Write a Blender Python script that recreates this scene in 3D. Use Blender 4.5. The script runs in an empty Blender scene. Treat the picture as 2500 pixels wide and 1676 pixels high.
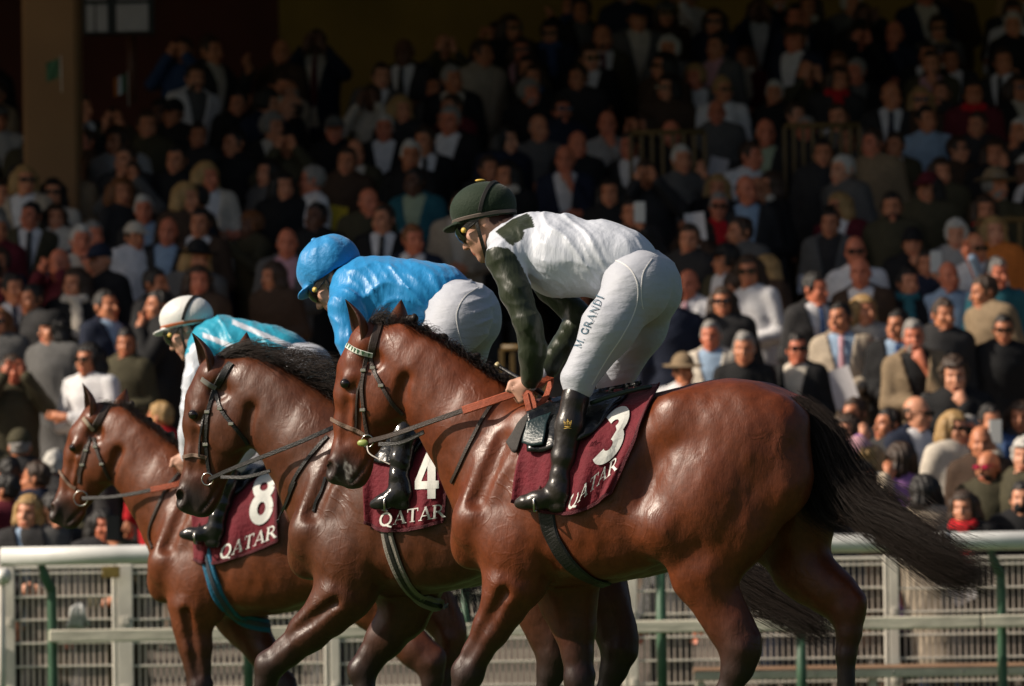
import bpy, math, random
import numpy as np
from mathutils import Vector, Matrix
random.seed(7); np.random.seed(7)
SC = bpy.context.scene
COL = SC.collection
R_ = math.radians

# ------------------------------------------------------------------ camera, sky, sun, exposure
FPX, CX, CY = 20670.0, 1250.0, 838.0          # focal length in photo pixels, photo centre
CAM = np.array([0.0, 0.0, 0.3])
PITCH = math.atan(928.0 / FPX); ROLL = R_(0.9)
FWD = np.array([0, math.cos(PITCH), math.sin(PITCH)])
_r0 = np.array([1.0, 0, 0]); _u0 = np.array([0, -math.sin(PITCH), math.cos(PITCH)])
RGT = math.cos(ROLL) * _r0 - math.sin(ROLL) * _u0
UPV = math.sin(ROLL) * _r0 + math.cos(ROLL) * _u0
cam = bpy.data.cameras.new('camera'); camo = bpy.data.objects.new('camera', cam); COL.objects.link(camo)
m = Matrix.Identity(4)
for i in range(3):
    m[i][0] = RGT[i]; m[i][1] = UPV[i]; m[i][2] = -FWD[i]; m[i][3] = CAM[i]
camo.matrix_world = m
cam.sensor_width = 36.0; cam.lens = 36.0 * FPX / 2500.0
cam.clip_start = 1.0; cam.clip_end = 2000.0
cam.dof.use_dof = True; cam.dof.focus_distance = 33.0; cam.dof.aperture_fstop = 6.2
SC.camera = camo
SUN = Vector((-0.79, -0.14, 0.60)).normalized()
w = bpy.data.worlds.new('World'); SC.world = w; w.use_nodes = True
nt = w.node_tree; nt.nodes.clear()
sky = nt.nodes.new('ShaderNodeTexSky'); sky.sky_type = 'NISHITA'; sky.sun_disc = False; sky.dust_density = 3.5; sky.ozone_density = .6; sky.air_density = .9
sky.sun_elevation = math.asin(SUN.z); sky.sun_rotation = math.atan2(SUN.x, SUN.y)
bg = nt.nodes.new('ShaderNodeBackground'); bg.inputs[1].default_value = 0.066
wo = nt.nodes.new('ShaderNodeOutputWorld')
nt.links.new(sky.outputs[0], bg.inputs[0]); nt.links.new(bg.outputs[0], wo.inputs[0])
sl = bpy.data.lights.new('sun', 'SUN'); sl.energy = 5.0; sl.angle = R_(0.6); sl.color = (1.0, 0.885, 0.74)
so = bpy.data.objects.new('sun', sl); COL.objects.link(so)
so.rotation_euler = SUN.to_track_quat('Z', 'Y').to_euler(); so.location = (-20, 20, 30)
SC.view_settings.view_transform = 'Standard'; SC.view_settings.look = 'None'
SC.view_settings.gamma = 1.0; SC.view_settings.exposure = 0.12; SC.view_settings.use_curve_mapping = False
SC.cycles.use_denoising = True
SC.cycles.max_bounces = 6; SC.cycles.diffuse_bounces = 3; SC.cycles.glossy_bounces = 3
SC.cycles.transparent_max_bounces = 6; SC.cycles.sample_clamp_indirect = 4.0

def ray(u, v):
    return FWD + (u - CX) / FPX * RGT - (v - CY) / FPX * UPV
def P(u, v, D):                                # the point at depth D seen at photo pixel (u, v)
    d = ray(u, v); return CAM + d * (D / d[1])

# ------------------------------------------------------------------ materials
MATS = {}
def mat(name, col=(.5, .5, .5), rough=.6, metal=0., spec=.5, noise=None, bump=None, vcol=None, sheen=0., coat=0., alpha=None, trans=0., emit=None):
    """procedural principled material; noise=(scale, amount); bump=(scale, strength, stretch); vcol = multiply attribute"""
    if name in MATS: return MATS[name]
    M = bpy.data.materials.new(name); M.use_nodes = True
    nt = M.node_tree; N = nt.nodes; L = nt.links; b = N['Principled BSDF']
    b.inputs['Base Color'].default_value = (*col, 1); b.inputs['Roughness'].default_value = rough
    b.inputs['Metallic'].default_value = metal; b.inputs['Specular IOR Level'].default_value = spec
    b.inputs['Sheen Weight'].default_value = sheen; b.inputs['Coat Weight'].default_value = coat
    b.inputs['Transmission Weight'].default_value = trans
    tc = N.new('ShaderNodeTexCoord')
    src = None
    if vcol:
        a = N.new('ShaderNodeAttribute'); a.attribute_name = vcol
        mx = N.new('ShaderNodeMix'); mx.data_type = 'RGBA'; mx.blend_type = 'MULTIPLY'; mx.inputs[0].default_value = 1
        mx.inputs[6].default_value = (*col, 1); L.new(a.outputs['Color'], mx.inputs[7]); src = mx.outputs[2]
    if noise:
        n = N.new('ShaderNodeTexNoise'); n.inputs['Scale'].default_value = noise[0]; n.inputs['Detail'].default_value = 6
        L.new(tc.outputs['Object'], n.inputs['Vector'])
        mr = N.new('ShaderNodeMapRange'); mr.inputs[1].default_value = .3; mr.inputs[2].default_value = .7
        mr.inputs[3].default_value = 1 - noise[1]; mr.inputs[4].default_value = 1 + noise[1]
        L.new(n.outputs[0], mr.inputs[0])
        mx = N.new('ShaderNodeMix'); mx.data_type = 'RGBA'; mx.blend_type = 'MULTIPLY'; mx.inputs[0].default_value = 1
        if src: L.new(src, mx.inputs[6])
        else: mx.inputs[6].default_value = (*col, 1)
        L.new(mr.outputs[0], mx.inputs[7]); src = mx.outputs[2]
    if src: L.new(src, b.inputs['Base Color'])
    if bump:
        n = N.new('ShaderNodeTexNoise'); n.inputs['Scale'].default_value = bump[0]; n.inputs['Detail'].default_value = 5
        mp = N.new('ShaderNodeMapping'); mp.inputs['Scale'].default_value = bump[2] if len(bump) > 2 else (1, 1, 1)
        if len(bump) > 3: mp.inputs['Rotation'].default_value = bump[3]
        L.new(tc.outputs['Object'], mp.inputs[0]); L.new(mp.outputs[0], n.inputs['Vector'])
        bp = N.new('ShaderNodeBump'); bp.inputs['Strength'].default_value = bump[1]; bp.inputs['Distance'].default_value = .02
        L.new(n.outputs[0], bp.inputs['Height']); L.new(bp.outputs[0], b.inputs['Normal'])
    if emit:
        b.inputs['Emission Color'].default_value = (*emit[:3], 1); b.inputs['Emission Strength'].default_value = emit[3]
    MATS[name] = M
    return M

# ------------------------------------------------------------------ mesh helpers
def tag(o, label=None, cat=None, group=None, kind=None):
    if label: o['label'] = label
    if cat: o['category'] = cat
    if group: o['group'] = group
    if kind: o['kind'] = kind
    return o
def link(name, me, parent=None, material=None):
    o = bpy.data.objects.new(name, me); COL.objects.link(o)
    if parent is not None: o.parent = parent
    if material is not None and me is not None:
        if len(me.materials) == 0: me.materials.append(material)
        elif me.materials[0] != material:
            o.material_slots[0].link = 'OBJECT'; o.material_slots[0].material = material
    return o
def empty(name, loc=(0, 0, 0), rz=0.):
    o = bpy.data.objects.new(name, None); COL.objects.link(o); o.location = loc; o.rotation_euler = (0, 0, rz)
    o.empty_display_size = .2
    return o
def npmesh(name, V, F, smooth=True, cols=None):
    """mesh from numpy vertices (n,3) and quads (m,4)"""
    me = bpy.data.meshes.new(name)
    V = np.asarray(V, np.float32); F = np.asarray(F, np.int32)
    me.vertices.add(len(V)); me.vertices.foreach_set('co', V.ravel())
    k = F.shape[1]
    me.loops.add(F.size); me.loops.foreach_set('vertex_index', F.ravel())
    me.polygons.add(len(F)); me.polygons.foreach_set('loop_start', np.arange(0, F.size, k, dtype=np.int32))
    me.polygons.foreach_set('use_smooth', np.full(len(F), smooth))
    if cols is not None:
        a = me.color_attributes.new('Col', 'FLOAT_COLOR', 'POINT')
        c = np.ones((len(V), 4), np.float32); c[:, :3] = cols; a.data.foreach_set('color', c.ravel())
    me.update(calc_edges=True); me.validate()
    return me
class MB:
    """collects boxes, tubes and sheets into one mesh"""
    def __init__(s): s.V = []; s.F = []; s.S = []
    def add(s, V, F, smooth=False):
        n = len(s.V); s.V += [tuple(map(float, v)) for v in V]; s.F += [tuple(int(i) + n for i in f) for f in F]; s.S += [smooth] * len(F); return s
    def box(s, lo, hi):
        a, b = lo, hi
        V = [(a[0], a[1], a[2]), (b[0], a[1], a[2]), (b[0], b[1], a[2]), (a[0], b[1], a[2]), (a[0], a[1], b[2]), (b[0], a[1], b[2]), (b[0], b[1], b[2]), (a[0], b[1], b[2])]
        return s.add(V, [(0, 3, 2, 1), (4, 5, 6, 7), (0, 1, 5, 4), (1, 2, 6, 5), (2, 3, 7, 6), (3, 0, 4, 7)])
    def bbox(s, lo, hi, b=.006):                      # bevelled box
        a = np.array(lo, float); c = np.array(hi, float); b = min(b, *((c - a) * .45))
        V = []; F = []
        for z, i in ((a[2], b), (a[2] + b, 0), (c[2] - b, 0), (c[2], b)):
            x0, x1, y0, y1 = a[0] + i, c[0] - i, a[1] + i, c[1] - i
            V += [(x0 + b, y0, z), (x1 - b, y0, z), (x1, y0 + b, z), (x1, y1 - b, z), (x1 - b, y1, z), (x0 + b, y1, z), (x0, y1 - b, z), (x0, y0 + b, z)]
        for r in range(3):
            for i in range(8): j = (i + 1) % 8; F.append((r * 8 + i, r * 8 + j, r * 8 + 8 + j, r * 8 + 8 + i))
        F.append(tuple(range(7, -1, -1))); F.append(tuple(range(24, 32)))
        return s.add(V, F)
    def tube(s, pts, rad, n=10, cap=True, flat=1.0, upv=(0, 0, 1)):
        pts = [np.asarray(p, float) for p in pts]; m_ = len(pts)
        rad = [rad] * m_ if np.isscalar(rad) else list(rad)
        V = []; F = []; prev = None
        for i in range(m_):
            t = pts[min(i + 1, m_ - 1)] - pts[max(i - 1, 0)]; t = t / (np.linalg.norm(t) + 1e-9)
            if prev is None:
                a = np.asarray(upv, float)
                if abs(np.dot(a, t)) > .95: a = np.array([1.0, 0, 0])
            else: a = prev
            a = a - t * np.dot(a, t); a /= np.linalg.norm(a) + 1e-9; prev = a; b = np.cross(t, a)
            for k in range(n):
                q = 2 * math.pi * k / n
                V.append(pts[i] + rad[i] * (math.cos(q) * a * flat + math.sin(q) * b))
        for i in range(m_ - 1):
            for k in range(n):
                j = (k + 1) % n; F.append((i * n + k, i * n + j, (i + 1) * n + j, (i + 1) * n + k))
        if cap: F.append(tuple(range(n - 1, -1, -1))); F.append(tuple(range((m_ - 1) * n, m_ * n)))
        return s.add(V, F, True)
    def strap(s, pts, nrm, wid, th=.004):
        """flat strap along pts with surface normals nrm"""
        pts = np.asarray(pts, float); nrm = np.asarray(nrm, float); m_ = len(pts); V = []; F = []
        wid = [wid] * m_ if np.isscalar(wid) else wid
        for i in range(m_):
            t = pts[min(i + 1, m_ - 1)] - pts[max(i - 1, 0)]; t /= np.linalg.norm(t) + 1e-9
            n_ = nrm[i] - t * np.dot(nrm[i], t); n_ /= np.linalg.norm(n_) + 1e-9; b = np.cross(t, n_)
            w_ = wid[i] / 2
            for (x, y) in ((-1, 0), (-.8, 1), (.8, 1), (1, 0), (.8, -.6), (-.8, -.6)): V.append(pts[i] + b * w_ * x + n_ * th * y)
        for i in range(m_ - 1):
            for k in range(6): j = (k + 1) % 6; F.append((i * 6 + k, i * 6 + j, (i + 1) * 6 + j, (i + 1) * 6 + k))
        F.append((5, 4, 3, 2, 1, 0)); F.append(tuple(range((m_ - 1) * 6, m_ * 6)))
        return s.add(V, F, False)
    def ring(s, c, r, rt, ax=(0, 1, 0), n=20):
        ax = np.asarray(ax, float); ax /= np.linalg.norm(ax); a = np.cross(ax, (0, 0, 1.0)); a /= np.linalg.norm(a); b = np.cross(ax, a); c = np.asarray(c, float)
        V = []; F = []
        for i in range(n):
            q = 2 * math.pi * i / n; d = math.cos(q) * a + math.sin(q) * b
            for k in range(6):
                e = 2 * math.pi * k / 6; V.append(c + d * (r + rt * math.cos(e)) + ax * rt * math.sin(e))
        for i in range(n):
            for k in range(6): j = (k + 1) % 6; i2 = (i + 1) % n; F.append((i * 6 + k, i2 * 6 + k, i2 * 6 + j, i * 6 + j))
        return s.add(V, F, True)
    def ball(s, c, r, nu=14, nv=9, rot=None):
        r = np.array([r] * 3 if np.isscalar(r) else r, float); c = np.asarray(c, float); V = []; F = []
        for i in range(nv + 1):
            t = math.pi * (i + .001) / (nv + .002)
            for j in range(nu):
                p = 2 * math.pi * j / nu; q = r * (math.sin(t) * math.cos(p), math.sin(t) * math.sin(p), math.cos(t))
                V.append(c + (rot @ q if rot is not None else q))
        for i in range(nv):
            for j in range(nu): k = (j + 1) % nu; F.append((i * nu + j, (i + 1) * nu + j, (i + 1) * nu + k, i * nu + k))
        return s.add(V, F, True)
    def build(s, name, material=None, parent=None):
        me = bpy.data.meshes.new(name); me.from_pydata(s.V, [], s.F); me.polygons.foreach_set('use_smooth', s.S); me.update()
        return link(name, me, parent, material)

# ------------------------------------------------------------------ sculpting: signed distance volumes and surface nets
class Vol:
    def __init__(s, lo, hi, h):
        s.lo = np.array(lo, np.float32); s.h = np.float32(h)
        s.n = np.ceil((np.array(hi) - lo) / h).astype(int) + 1
        s.d = np.full(s.n, 0.25, np.float32)
        s.ax = [s.lo[i] + np.arange(s.n[i], dtype=np.float32) * s.h for i in range(3)]
    def sl(s, lo, hi):
        a = np.clip(np.floor((np.asarray(lo) - s.lo) / s.h).astype(int), 0, s.n - 1); b = np.clip(np.ceil((np.asarray(hi) - s.lo) / s.h).astype(int) + 1, 1, s.n)
        sl = tuple(slice(a[i], max(b[i], a[i] + 1)) for i in range(3))
        return sl, s.ax[0][sl[0]][:, None, None], s.ax[1][sl[1]][None, :, None], s.ax[2][sl[2]][None, None, :]
    def comb(s, sl, d, k, sub=False):
        o = s.d[sl]
        if sub:
            d = -d
            if k > 0: h = np.maximum(k - np.abs(o - d), 0) / k; s.d[sl] = np.maximum(o, d) + h * h * (k * .25)
            else: s.d[sl] = np.maximum(o, d)
        else:
            if k > 0: h = np.maximum(k - np.abs(o - d), 0) / k; s.d[sl] = np.minimum(o, d) - h * h * (k * .25)
            else: s.d[sl] = np.minimum(o, d)
    def cone(s, p, q, ra, rb, k=.03, sq=(1, 1, 1), sub=False):
        """capsule from p to q with radii ra, rb; sq scales the section along x, y, z"""
        p = np.asarray(p, np.float32); q = np.asarray(q, np.float32); sq = np.asarray(sq, np.float32)
        R = max(ra, rb); mg = R * np.maximum(sq, 1) + k + .02
        sl, X, Y, Z = s.sl(np.minimum(p, q) - mg, np.maximum(p, q) + mg)
        e = (q - p) / sq; L2 = float(e @ e) + 1e-9
        x = (X - p[0]) / sq[0]; y = (Y - p[1]) / sq[1]; z = (Z - p[2]) / sq[2]
        t = np.clip((x * e[0] + y * e[1] + z * e[2]) / L2, 0, 1)
        r = ra + (rb - ra) * t
        d = (np.sqrt((x - t * e[0]) ** 2 + (y - t * e[1]) ** 2 + (z - t * e[2]) ** 2) - r) * float(min(1, sq.min()))
        s.comb(sl, d, k, sub)
    def chain(s, pts, k=.03, sq=(1, 1, 1), sub=False):
        """pts: list of (xyz, r)"""
        for (p, a), (q, b) in zip(pts[:-1], pts[1:]): s.cone(p, q, a, b, k, sq, sub)
    def ell(s, c, r, k=.03, rx=0., ry=0., rz=0., sub=False):
        c = np.asarray(c, np.float32); r = np.asarray(r, np.float32); R = float(r.max())
        sl, X, Y, Z = s.sl(c - R - k - .02, c + R + k + .02)
        M = np.array(Matrix.Rotation(-rx, 3, 'X') @ Matrix.Rotation(-ry, 3, 'Y') @ Matrix.Rotation(-rz, 3, 'Z'), np.float32)
        X = X - c[0]; Y = Y - c[1]; Z = Z - c[2]
        a = (M[0, 0] * X + M[0, 1] * Y + M[0, 2] * Z) / r[0]; b = (M[1, 0] * X + M[1, 1] * Y + M[1, 2] * Z) / r[1]; e = (M[2, 0] * X + M[2, 1] * Y + M[2, 2] * Z) / r[2]
        k0 = np.sqrt(a * a + b * b + e * e); k1 = np.sqrt((a / r[0]) ** 2 + (b / r[1]) ** 2 + (e / r[2]) ** 2) + 1e-6
        s.comb(sl, k0 * (k0 - 1) / k1, k, sub)
    def loft(s, st, k=.03, pw=2.0):
        """torso along x: stations (x, ztop, zbot, halfwidth)"""
        st = np.array(sorted(st), np.float32)
        mg = .08
        sl, X, Y, Z = s.sl((st[0, 0] - .15, -st[:, 3].max() - mg, st[:, 2].min() - mg), (st[-1, 0] + .15, st[:, 3].max() + mg, st[:, 1].max() + mg))
        x = X[:, 0, 0]; xs = np.linspace(st[0, 0], st[-1, 0], 60)
        def sm(col):
            y = np.interp(xs, st[:, 0], st[:, col])
            for _ in range(3): y[1:-1] = (y[:-2] + 2 * y[1:-1] + y[2:]) / 4
            return np.interp(x, xs, y).astype(np.float32)[:, None, None]
        zt, zb, hw = sm(1), sm(2), sm(3)
        zc = (zt + zb) / 2; hz = (zt - zb) / 2
        q = (np.abs(Y / hw) ** pw + np.abs((Z - zc) / hz) ** pw) ** (1 / pw)
        d = (q - 1) * np.minimum(hw, hz) * .9
        ex = np.maximum(np.maximum(st[0, 0] - X, X - st[-1, 0]), 0)
        d = np.sqrt(np.maximum(d, 0) ** 2 + ex ** 2) + np.minimum(d, 0) * (ex <= 0)
        s.comb(sl, d, k)
    def disp(s, fn, lo=None, hi=None, band=.04):
        sl, X, Y, Z = s.sl(s.lo if lo is None else lo, s.lo + s.n * s.h if hi is None else hi)
        o = s.d[sl]; i = np.nonzero(np.abs(o) < band)
        o[i] -= fn(X[i[0], 0, 0], Y[0, i[1], 0], Z[0, 0, i[2]])
    def sample(s, p):
        g = (np.asarray(p, np.float32) - s.lo) / s.h
        g = np.clip(g, 0, s.n - 1.001); i = g.astype(int); f = g - i; d = s.d; r = 0
        for a in (0, 1):
            for b in (0, 1):
                for c in (0, 1):
                    wgt = (f[..., 0] if a else 1 - f[..., 0]) * (f[..., 1] if b else 1 - f[..., 1]) * (f[..., 2] if c else 1 - f[..., 2])
                    r = r + wgt * d[i[..., 0] + a, i[..., 1] + b, i[..., 2] + c]
        return r
    def grad(s, p, e=None):
        e = e or s.h * 2; p = np.asarray(p, np.float32); g = np.stack([s.sample(p + np.eye(3)[i] * e) - s.sample(p - np.eye(3)[i] * e) for i in range(3)], -1)
        return g / (np.linalg.norm(g, axis=-1, keepdims=True) + 1e-9)
    def net(s):
        d = s.d; b = d < 0
        c = b[:-1, :-1, :-1].astype(np.int8)
        for o in ((1, 0, 0), (0, 1, 0), (0, 0, 1), (1, 1, 0), (1, 0, 1), (0, 1, 1), (1, 1, 1)):
            c += b[o[0]:b.shape[0] - 1 + o[0], o[1]:b.shape[1] - 1 + o[1], o[2]:b.shape[2] - 1 + o[2]]
        I = np.nonzero((c > 0) & (c < 8)); n = len(I[0])
        idx = np.full(c.shape, -1, np.int32); idx[I] = np.arange(n, dtype=np.int32)
        co = [(0, 0, 0), (1, 0, 0), (0, 1, 0), (1, 1, 0), (0, 0, 1), (1, 0, 1), (0, 1, 1), (1, 1, 1)]
        val = [d[I[0] + a, I[1] + e, I[2] + f] for a, e, f in co]
        acc = np.zeros((n, 3), np.float32); cnt = np.zeros(n, np.float32)
        for a in range(8):
            for e in range(a + 1, 8):
                if sum(abs(co[a][i] - co[e][i]) for i in range(3)) != 1: continue
                va, vb = val[a], val[e]; mk = (va < 0) != (vb < 0)
                t = np.where(mk, va / np.where(mk, va - vb, 1), 0)
                for i in range(3): acc[:, i] += np.where(mk, co[a][i] + t * (co[e][i] - co[a][i]), 0)
                cnt += mk
        V = s.lo + s.h * (np.stack(I, -1) + acc / np.maximum(cnt, 1)[:, None])
        Fs = []
        for ax in range(3):
            sa = [slice(None)] * 3; sb = [slice(None)] * 3; sa[ax] = slice(0, -1); sb[ax] = slice(1, None)
            A = b[tuple(sa)]; B = b[tuple(sb)]; E = np.nonzero(A != B); E = np.stack(E, -1)
            o1, o2 = (ax + 1) % 3, (ax + 2) % 3
            ok = (E[:, o1] > 0) & (E[:, o2] > 0) & (E[:, o1] < c.shape[o1]) & (E[:, o2] < c.shape[o2]); E = E[ok]
            def cell(d1, d2):
                q = E.copy(); q[:, o1] += d1; q[:, o2] += d2; return idx[q[:, 0], q[:, 1], q[:, 2]]
            f = np.stack([cell(-1, -1), cell(0, -1), cell(0, 0), cell(-1, 0)], -1)
            flip = ~A[E[:, 0], E[:, 1], E[:, 2]]
            f[flip] = f[flip][:, ::-1]; Fs.append(f)
        return V.astype(np.float32), np.concatenate(Fs)
def relax(V, F, it=1, lam=.5):
    n = len(V)
    a = F.ravel(); b = np.roll(F, -1, 1).ravel()
    cnt = np.bincount(a, minlength=n) + np.bincount(b, minlength=n)
    for _ in range(it):
        S = np.stack([np.bincount(a, V[b, i], n) + np.bincount(b, V[a, i], n) for i in range(3)], -1)
        V = V + lam * (S / np.maximum(cnt, 1)[:, None] - V)
    return V.astype(np.float32)
def vnoise(x, y, z, s=0):
    """cheap smooth value made of sines, about -1..1"""
    return (np.sin(x * 1.7 + 2.1 * np.sin(y * 1.3 + s) + s) + np.sin(y * 2.1 + 1.7 * np.sin(z * 1.1 + 2 * s) + 1.3) + np.sin(z * 1.9 + 1.9 * np.sin(x * 1.5 + .7 * s) + 2.2)) / 3
def spline(pts, n):
    pts = np.asarray(pts, float); m_ = len(pts)
    if m_ < 3: return np.array([pts[0] + (pts[-1] - pts[0]) * t for t in np.linspace(0, 1, n)])
    out = []
    for t in np.linspace(0, m_ - 1 - 1e-6, n):
        i = int(t); f = t - i; p0 = pts[max(i - 1, 0)]; p1 = pts[i]; p2 = pts[i + 1]; p3 = pts[min(i + 2, m_ - 1)]
        out.append(.5 * (2 * p1 + (p2 - p0) * f + (2 * p0 - 5 * p1 + 4 * p2 - p3) * f * f + (3 * p1 - p0 - 3 * p2 + p3) * f ** 3))
    return np.array(out)
# ------------------------------------------------------------------ horse frames: local x runs from head to tail, y to the far side, z up
class Frame:
    def __init__(s, O, yaw):
        s.O = np.asarray(O, float); s.a = yaw
        s.X = np.array([math.cos(yaw), -math.sin(yaw), 0]); s.Y = np.array([math.sin(yaw), math.cos(yaw), 0]); s.Z = np.array([0, 0, 1.0])
        s.R = np.stack([s.X, s.Y, s.Z])
    def loc(s, W): return s.R @ (np.asarray(W, float) - s.O)
    def wld(s, l): return s.O + s.R.T @ np.asarray(l, float)
    def L(s, u, v, lat=0.):
        d = ray(u, v); t = (lat - (CAM - s.O) @ s.Y) / (d @ s.Y); return s.loc(CAM + t * d)
    def rays(s, U, V_):
        U = np.asarray(U, float); V_ = np.asarray(V_, float)
        d = FWD + ((U - CX) / FPX)[..., None] * RGT - ((V_ - CY) / FPX)[..., None] * UPV
        return s.R @ (CAM - s.O), d @ s.R.T
    def hit(s, vol, U, V_, off=0., far=.9):
        """first surface of vol met by the view rays; returns local points and normals (rays that miss fall back to the plane y = 0)"""
        o, d = s.rays(U, V_); d = d / np.abs(d[..., 1:2])
        tc = -o[1] / d[..., 1]
        ts = np.linspace(-far, far, 260)
        best = tc.copy(); found = np.zeros(tc.shape, bool); prev = None; tmin = tc * 1; dmin = np.full(tc.shape, 9.0)
        for t in ts:
            p = o + (tc + t)[..., None] * d; val = vol.sample(p) - off
            nw = (val < 0) & ~found
            if prev is not None:
                f = prev / np.maximum(prev - val, 1e-6); best = np.where(nw, tc + t - (1 - f) * (ts[1] - ts[0]), best)
            found |= nw; sm_ = val < dmin; tmin = np.where(sm_ & ~found, tc + t, tmin); dmin = np.where(sm_, val, dmin); prev = val
        best = np.where(found, best, tmin)
        p = o + best[..., None] * d
        return p, vol.grad(p)
YAW = R_(21)
_p = P(1550, 1400, 32.8); F3 = Frame((_p[0], 32.8, 0), YAW)
_c = F3.L(1103, 1287, 0)
def place(u, v):
    d = ray(u, v); D = (_c[2] - CAM[2]) / d[2] * d[1]; W = P(u, v, D); f = Frame((0, 0, 0), YAW)
    return Frame(W - f.R.T @ _c, YAW)
F4 = place(706, 1316); F8 = place(364, 1388)
# ------------------------------------------------------------------ horses
G = F3.L                                          # canonical horse is measured on horse number 3
EYE = G(842, 935, -.085)
def GS(u, v, lat):                                # near-side pixel, mirrored for the far side
    p = np.array(G(u, v, -abs(lat))); p[1] = lat; return p
def head_tf(sc=1., rot=0., dx=0., dz=0.):
    c, s_ = math.cos(rot), math.sin(rot)
    def f(p, wgt=1.):
        q = np.array(p, float); r = q - np.array([EYE[0], 0, EYE[2]])
        t = np.array([EYE[0] + dx + sc * (c * r[0] - s_ * r[2]), q[1] * (1 + (sc - 1) * .5), EYE[2] + dz + sc * (s_ * r[0] + c * r[2])])
        return q + (t - q) * wgt
    return f
def sculpt_horse(F, T, fore, hind, sc=1., h=.009):
    """fore / hind: pairs of joint lists [(local point, radius), ...] for near and far legs"""
    v = Vol((-1.62, -.37, -.01), (1.12, .37, 2.02), h)
    st = [(1136, 1220, 1340, .09), (1158, 1165, 1385, .15), (1200, 1090, 1415, .205), (1260, 1020, 1428, .225), (1330, 992, 1432, .245), (1420, 990, 1432, .268), (1500, 985, 1424, .283),
          (1580, 968, 1402, .285), (1660, 947, 1370, .275), (1740, 928, 1330, .262), (1800, 922, 1290, .25), (1870, 936, 1250, .225), (1930, 962, 1215, .19), (1985, 1005, 1180, .13)]
    v.loft([(G(u, a)[0], G(u, a)[2], G(u, b)[2], w_) for u, a, b, w_ in st], k=0, pw=2.25)
    # neck
    nk = [(985, 872, .118, 0, .62), (1012, 902, .145, .85, .58), (1069, 949, .155, .6, .56), (1119, 996, .166, .38, .6), (1176, 1058, .200, .15, .68), (1232, 1145, .24, 0, .8)]
    nk[0] = (985, 872, .118, 1, .62)
    for a, b in zip(nk[:-1], nk[1:]):
        v.cone(T(G(a[0], a[1]), a[3]), T(G(b[0], b[1]), b[3]), a[2], b[2], .05, (1, (a[4] + b[4]) / 2, 1))
    v.chain([(T(G(975, 835), 1), .04), (T(G(1075, 892), .55), .035), (T(G(1165, 955), .3), .04), (G(1262, 1012), .05), (G(1340, 1035), .06)], .05, (1, .8, 1))   # crest
    v.chain([(T(G(1032, 990), .9), .045), (T(G(1078, 1072), .5), .05), (G(1128, 1165), .06), (G(1160, 1250), .07)], .05)       # windpipe
    for s in (-1, 1):
        # shoulder, arm, chest
        v.cone(GS(1290, 1045, s * .115), GS(1172, 1262, s * .155), .085, .098, .05, (1, .8, 1))
        v.ell(GS(1156, 1288, s * .14), (.075, .075, .10), .05)
        v.ell(GS(1144, 1328, s * .075), (.068, .08, .10), .04)
        v.cone(GS(1345, 1130, s * .195), GS(1268, 1330, s * .185), .07, .085, .05, (1, .7, 1))
        v.ell(GS(1245, 1330, s * .175), (.115, .075, .15), .045, ry=-.35)
        v.cone(GS(1295, 1385, s * .17), GS(1305, 1425, s * .15), .055, .035, .04)
        v.cone(GS(1222, 1075, s * .205), GS(1165, 1215, s * .222), .03, .03, .05, sub=True)             # groove in front of the blade
        v.cone(GS(1345, 1215, s * .292), GS(1345, 1390, s * .262), .034, .032, .05, sub=True)
        # ribs and flank
        v.ell(GS(1480, 1230, s * .17), (.33, .115, .27), .08)
        v.ell(GS(1592, 1195, s * .335), (.075, .06, .17), .10, sub=True)
        v.cone(GS(1862, 1060, s * .278), GS(1868, 1180, s * .262), .034, .03, .05, sub=True); v.cone(GS(1868, 1180, s * .262), GS(1815, 1300, s * .262), .03, .026, .05, sub=True)
        v.cone(GS(1705, 1080, s * .318), GS(1690, 1200, s * .315), .04, .034, .07, sub=True); v.cone(GS(1650, 1330, s * .30), GS(1700, 1230, s * .31), .03, .03, .05, sub=True)
        # hip, thigh
        v.ell(GS(1655, 1020, s * .215), (.08, .05, .09), .10)
        v.ell(GS(1800, 1045, s * .135), (.25, .125, .165), .07, ry=.12)
        v.ell(GS(1775, 1150, s * .155), (.21, .11, .24), .07, ry=.15)
        v.cone(GS(1900, 1045, s * .125), GS(1905, 1185, s * .13), .105, .105, .05, (1, .85, 1))
    def cut(p, q, r):
        v.cone(p, q, r, r, .05, sub=True)
    for s, fj, hj in ((-1, fore[0], hind[0]), (1, fore[1], hind[1])):
        sq = (1, .78, 1)
        v.cone(GS(1255, 1330, s * .15), fj[0][0], .115, fj[0][1], .06, (1, .7, 1))
        v.chain(fj[:4], .03, sq); v.chain(fj[3:], .018, (1, .85, 1))
        a, b = np.array(fj[0][0]), np.array(fj[2][0])
        v.cone(a + [-.02, s * .035, 0], b + [-.012, s * .02, .03], fj[0][1] * .55, .03, .03)                 # extensor
        v.cone(a + [.035, s * .03, -.02], b + [.015, s * .015, .05], fj[0][1] * .48, .025, .03)
        kn = np.array(fj[4][0]); v.ell(kn + [-.008, 0, 0], (.052, .046, .062), .02); v.cone(kn + [.03, 0, .035], kn + [.048, 0, .02], .022, .018, .02)
        v.cone(a + [.0, s * .085, -.03], kn + [.008, s * .055, .06], .016, .012, .03, sub=True)
        # hind leg: hj[0] stifle, hj[1] thigh end, hj[2].. gaskin
        v.ell((np.array(hj[0][0]) + np.array(hj[1][0])) / 2 + [.02, 0, .10], (.17, .115, .20), .07)
        v.cone(GS(1790, 1120, s * .15), hj[0][0], .17, hj[0][1], .07, (1, .7, 1))
        v.cone(GS(1905, 1170, s * .13), hj[1][0], .115, hj[1][1], .06, (1, .72, 1))
        v.cone(hj[0][0], hj[2][0], hj[0][1], hj[2][1] * .8, .05, (1, .72, 1))
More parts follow.
